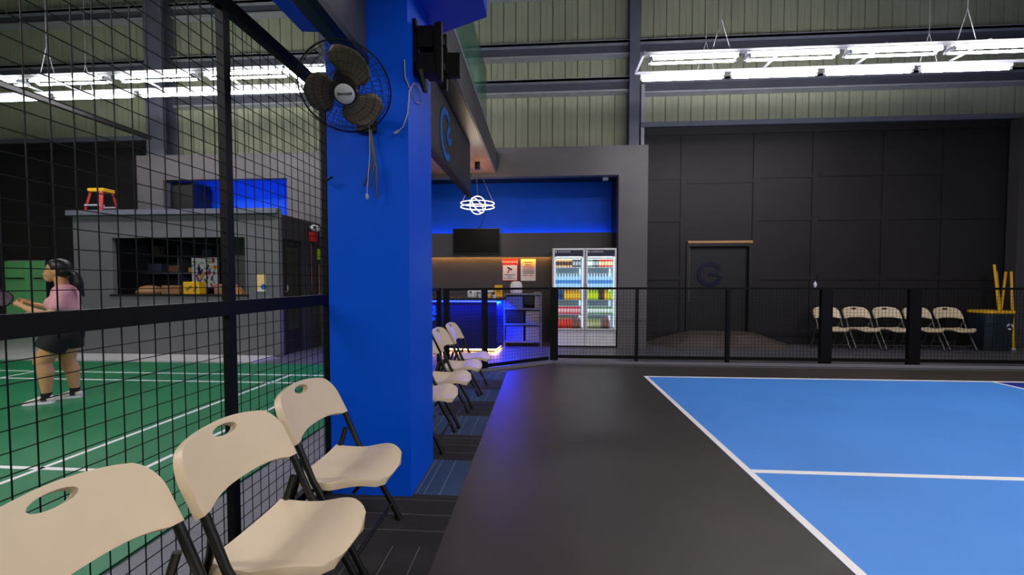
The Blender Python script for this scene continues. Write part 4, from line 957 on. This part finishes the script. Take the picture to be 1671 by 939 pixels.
# ================================================================ player
def player():
    root = empty('person', (-5.43, 4.465, 0), math.atan2(-0.52, -0.85)); tag(root, 'player in pink shirt and black shorts holding a paddle on the green court', 'person')
    # local frame: +X forward, +Y left (towards the chairs)
    def remesh(o, vox, sm=6):
        r = o.modifiers.new('skin', 'REMESH'); r.mode = 'VOXEL'; r.voxel_size = vox; r.use_smooth_shade = True
        s_ = o.modifiers.new('soft', 'SMOOTH'); s_.iterations = sm; s_.factor = 0.5
    m = MB(); C = m.capsule
    # head
    RM = Matrix.Rotation(math.radians(8), 4, 'Y')
    m.ball((-0.02, 0, 1.485), (0.098, 0.077, 0.108), 20, 14); m.ball((0.035, 0, 1.44), (0.058, 0.056, 0.088), 16, 12)
    m.ball((0.055, 0, 1.372), (0.035, 0.034, 0.030), 12, 8); C((0.075, 0, 1.455), (0.094, 0, 1.428), 0.012, 0.015)
    C((0.086, -0.018, 1.394), (0.086, 0.018, 1.394), 0.012, 0.012); C((0.083, -0.017, 1.380), (0.083, 0.017, 1.380), 0.012, 0.012)
    for s_ in (-1, 1):
        m.ball((-0.02, 0.078*s_, 1.445), (0.020, 0.012, 0.032), 10, 8); m.ball((0.062, 0.03*s_, 1.425), (0.026, 0.024, 0.024), 10, 8)
    C((-0.035, 0, 1.40), (-0.055, 0, 1.25), 0.056, 0.062)
    # torso
    C((-0.065, 0, 1.20), (-0.07, 0, 1.05), 0.10, 0.118, 20, (1, 1.35)); C((-0.07, 0, 1.05), (-0.06, 0, 0.88), 0.118, 0.128, 20, (1, 1.25)); C((-0.06, 0, 0.88), (-0.065, 0, 0.74), 0.128, 0.135, 20, (1, 1.25))
    for s_ in (-1, 1): m.ball((-0.005, 0.07*s_, 1.10), (0.070, 0.07, 0.07), 12, 10)
    # left arm (near), with paddle
    C((-0.085, 0.165, 1.17), (-0.05, 0.225, 1.02), 0.056, 0.047); C((-0.05, 0.225, 1.02), (0.01, 0.235, 0.985), 0.047, 0.042)
    C((0.01, 0.235, 0.985), (0.10, 0.205, 1.02), 0.043, 0.038); C((0.10, 0.205, 1.02), (0.20, 0.165, 1.075), 0.038, 0.024)
    # right arm
    C((-0.085, -0.165, 1.17), (-0.02, -0.21, 1.01), 0.056, 0.045); C((-0.02, -0.21, 1.01), (0.13, -0.17, 1.05), 0.043, 0.034); C((0.13, -0.17, 1.05), (0.23, -0.11, 1.09), 0.034, 0.024)
    # legs
    for s_, K, A in ((1, (0.10, 0.095, 0.47), (0.08, 0.09, 0.085)), (-1, (-0.035, -0.095, 0.46), (-0.095, -0.09, 0.085))):
        K, A = Vector(K), Vector(A); H = Vector((-0.055, 0.085*s_, 0.74)); C(H, K, 0.118, 0.076, 18)
        cm = K.lerp(A, 0.32) + Vector((-0.018, 0, 0)); C(K, cm, 0.071, 0.071); C(cm, A + Vector((0, 0, 0.03)), 0.071, 0.040); C(A + Vector((0, 0, .03)), A - Vector((0, 0, 0.03)), 0.040, 0.036)
        C(A - Vector((0, 0, .04)), A + Vector((0.08, 0, -0.045)), 0.032, 0.018)
    # hands
    def hand(w_, d, side, curl):
        w_, d = Vector(w_), Vector(d).normalized(); up = Vector((0, 0, 1)); lat = d.cross(up).normalized(); up = lat.cross(d)
        pc = w_ + d*0.045; C(w_, pc + d*0.03, 0.024, 0.026)
        for k in range(4):
            b0 = pc + up*(0.024 - 0.016*k) + d*0.03; L = (0.034, 0.038, 0.036, 0.028)[k]
            b1 = b0 + (d*math.cos(curl*.5) + lat*side*math.sin(curl*.5))*L; b2 = b1 + (d*math.cos(curl*1.5) + lat*side*math.sin(curl*1.5))*L*0.8
            C(b0, b1, 0.0088, 0.008, 8); C(b1, b2, 0.008, 0.007, 8)
        t0 = w_ + d*0.03 + up*0.018; t1 = t0 + up*0.022 + d*0.02 + lat*side*0.014; C(t0, t1, 0.011, 0.009, 8); C(t1, t1 + d*0.022 + lat*side*0.012, 0.009, 0.008, 8)
    hand((0.20, 0.165, 1.075), (0.8, -0.25, 0.45), 1, 1.3)
    hand((0.23, -0.11, 1.09), (0.75, 0.35, 0.35), -1, 0.5)
    body = m.build('body', 'skin', root); remesh(body, 0.0065, 4)
    # face details
    for s_ in (-1, 1):
        MB().ball((0.068, 0.030*s_, 1.462), (0.010, 0.012, 0.007), 10, 6).build('eye', 'ink', root, smooth=60)
        MB().tube([(0.076, 0.018*s_, 1.480), (0.070, 0.040*s_, 1.484), (0.055, 0.052*s_, 1.478)], 0.003, 5).build('eyebrow', 'hair', root)
    MB().tube([(0.090, -0.02, 1.387), (0.099, 0, 1.388), (0.090, 0.02, 1.387)], 0.0045, 6).build('mouth', 'ink_red', root)
    # hair and ponytail
    m = MB(); m.ball((-0.040, 0, 1.500), (0.104, 0.086, 0.104), 22, 14); m.ball((-0.065, 0, 1.455), (0.082, 0.082, 0.075), 18, 12); m.ball((0.005, 0, 1.550), (0.062, 0.070, 0.042), 14, 8)
    m.capsule((-0.135, 0, 1.46), (-0.175, 0.02, 1.43), 0.030, 0.034); m.capsule((-0.175, 0.02, 1.43), (-0.200, 0.03, 1.32), 0.036, 0.042); m.capsule((-0.200, 0.03, 1.32), (-0.235, 0.03, 1.18), 0.040, 0.012)
    h_ = m.build('hair', 'hair', root); remesh(h_, 0.008, 3)
    # shirt
    m = MB(); C = m.capsule
    C((-0.065, 0, 1.215), (-0.068, 0, 1.05), 0.108, 0.134, 20, (1, 1.34)); C((-0.068, 0, 1.05), (-0.062, 0, 0.90), 0.134, 0.146, 20, (1, 1.22)); m.lathe([(0.145, 0), (0.150, 0.10), (0.14, 0.2)], (-0.062, 0, 0.78), 24)
    for s_ in (-1, 1):
        m.ball((-0.002, 0.068*s_, 1.10), (0.084, 0.084, 0.088), 12, 10)
        e = (-0.068, 0.205, 1.075) if s_ > 0 else (-0.048, -0.195, 1.07)
        m.capsule((-0.085, 0.14*s_, 1.195), e, 0.074, 0.073)
    C((-0.052, 0, 1.24), (-0.055, 0, 1.27), 0.070, 0.066)
    sh_ = m.build('shirt', 'shirt', root); remesh(sh_, 0.009, 2)
    # shorts
    m = MB(); m.capsule((-0.062, 0, 0.88), (-0.065, 0, 0.75), 0.143, 0.156, 24, (1, 1.25))
    for s_, k in ((1, (0.045, 0.10, 0.60)), (-1, (-0.045, -0.10, 0.60))):
        d = (Vector(k) - Vector((-0.06, 0.08*s_, 0.78))); L = d.length
        m.lathe([(0.128, 0), (0.134, L*0.6), (0.136, L)], (-0.06, 0.08*s_, 0.78), 20, axis=d)
    so = m.build('shorts', 'shorts', root); remesh(so, 0.009, 1)
    # shoes and socks
    for s_, A, yaw in ((1, Vector((0.08, 0.09, 0)), 0.0), (-1, Vector((-0.095, -0.09, 0)), 0.05)):
        m = MB()
        secs = []
        for t, hw, top in ((-0.065, 0.026, 0.060), (-0.045, 0.036, 0.095), (0.0, 0.040, 0.100), (0.05, 0.041, 0.090), (0.10, 0.046, 0.066), (0.145, 0.044, 0.052), (0.175, 0.030, 0.034), (0.188, 0.012, 0.024)):
            secs.append([A + Vector((t, hw*math.cos(a), 0.012 + max(0, (top-0.012))*(0.5+0.5*math.sin(a)) if math.sin(a) > -0.98 else 0.012)) for a in [2*PI*k/14 for k in range(14)]])
        m.rings(secs); shoe = m.build('shoe', 'shoe', root, smooth=60)
        m = MB(); pl_ = [(-0.070, 0.0), (-0.055, 0.036), (0.0, 0.042), (0.06, 0.042), (0.11, 0.049), (0.155, 0.045), (0.190, 0.018), (0.197, 0.0)]
        m.prism([(A.x+x, A.y+y, 0.002) for x, y in pl_] + [(A.x+x, A.y-y, 0.002) for x, y in pl_[-2:0:-1]], (0, 0, 0.022)); m.build('sole', 'white', shoe)
        m = MB(); m.tube([A + Vector((0.045, -0.03, 0.075)), A + Vector((0.055, 0, 0.086)), A + Vector((0.045, 0.03, 0.075))], 0.004, 5); m.tube([A + Vector((0.075, -0.03, 0.062)), A + Vector((0.085, 0, 0.074)), A + Vector((0.075, 0.03, 0.062))], 0.004, 5)
        m.box((A.x-0.01, A.y+0.034, 0.035), (A.x+0.035, A.y+0.043, 0.075)); m.build('laces', 'ink', shoe)
        MB().lathe([(0.047, 0), (0.046, 0.045)], (A.x, A.y, 0.075), 16).build('sock', 'shorts', shoe, smooth=40)
    return root
player()
pk = empty('paddle', (-5.43, 4.465, 0), math.atan2(-0.52, -0.85)); tag(pk, 'dark patterned paddle held in the hand of the player', 'paddle')
M['paddle_face'] = mat('patterned_paddle_face', (44, 26, 38), 0.45, var=0.5, vscale=40, var2=(104, 78, 96))
m = MB(); pr = []
for k in range(28):
    a = 2*PI*k/28; c_, s_ = math.cos(a), math.sin(a); pr.append((0.0, 0.076*math.copysign(abs(c_)**0.75, c_), 0.084*math.copysign(abs(s_)**0.75, s_)))
def tilt(p): # paddle plane spanned by the handle direction and the vertical
    d = Vector((0.84, -0.14, 0.50)).normalized(); side = Vector((-0.5, 0.0, 0.84)); side = (side - d*side.dot(d)).normalized()
    return Vector((0.382, 0.125, 1.172)) + d*p[2] + side*p[1]
nrm = Vector((0.84, -0.14, 0.50)).cross(Vector((-0.5, 0, 0.84))).normalized()
m.prism([tilt(p) for p in pr], nrm*0.012); m.build('blade', 'paddle_face', pk)
e_ = MB().tube([tilt((0, p[1]*1.01, p[2]*1.01)) + nrm*0.006 for p in pr], 0.008, 6, close=True).build('edge_guard', 'black', pk, smooth=60)
d = Vector((0.84, -0.14, 0.50)).normalized(); c0 = Vector((0.382, 0.125, 1.172)) + nrm*0.006
MB().tube([c0 - d*0.08, c0 - d*0.20], 0.014, 10).build('handle', 'black', pk, smooth=50)
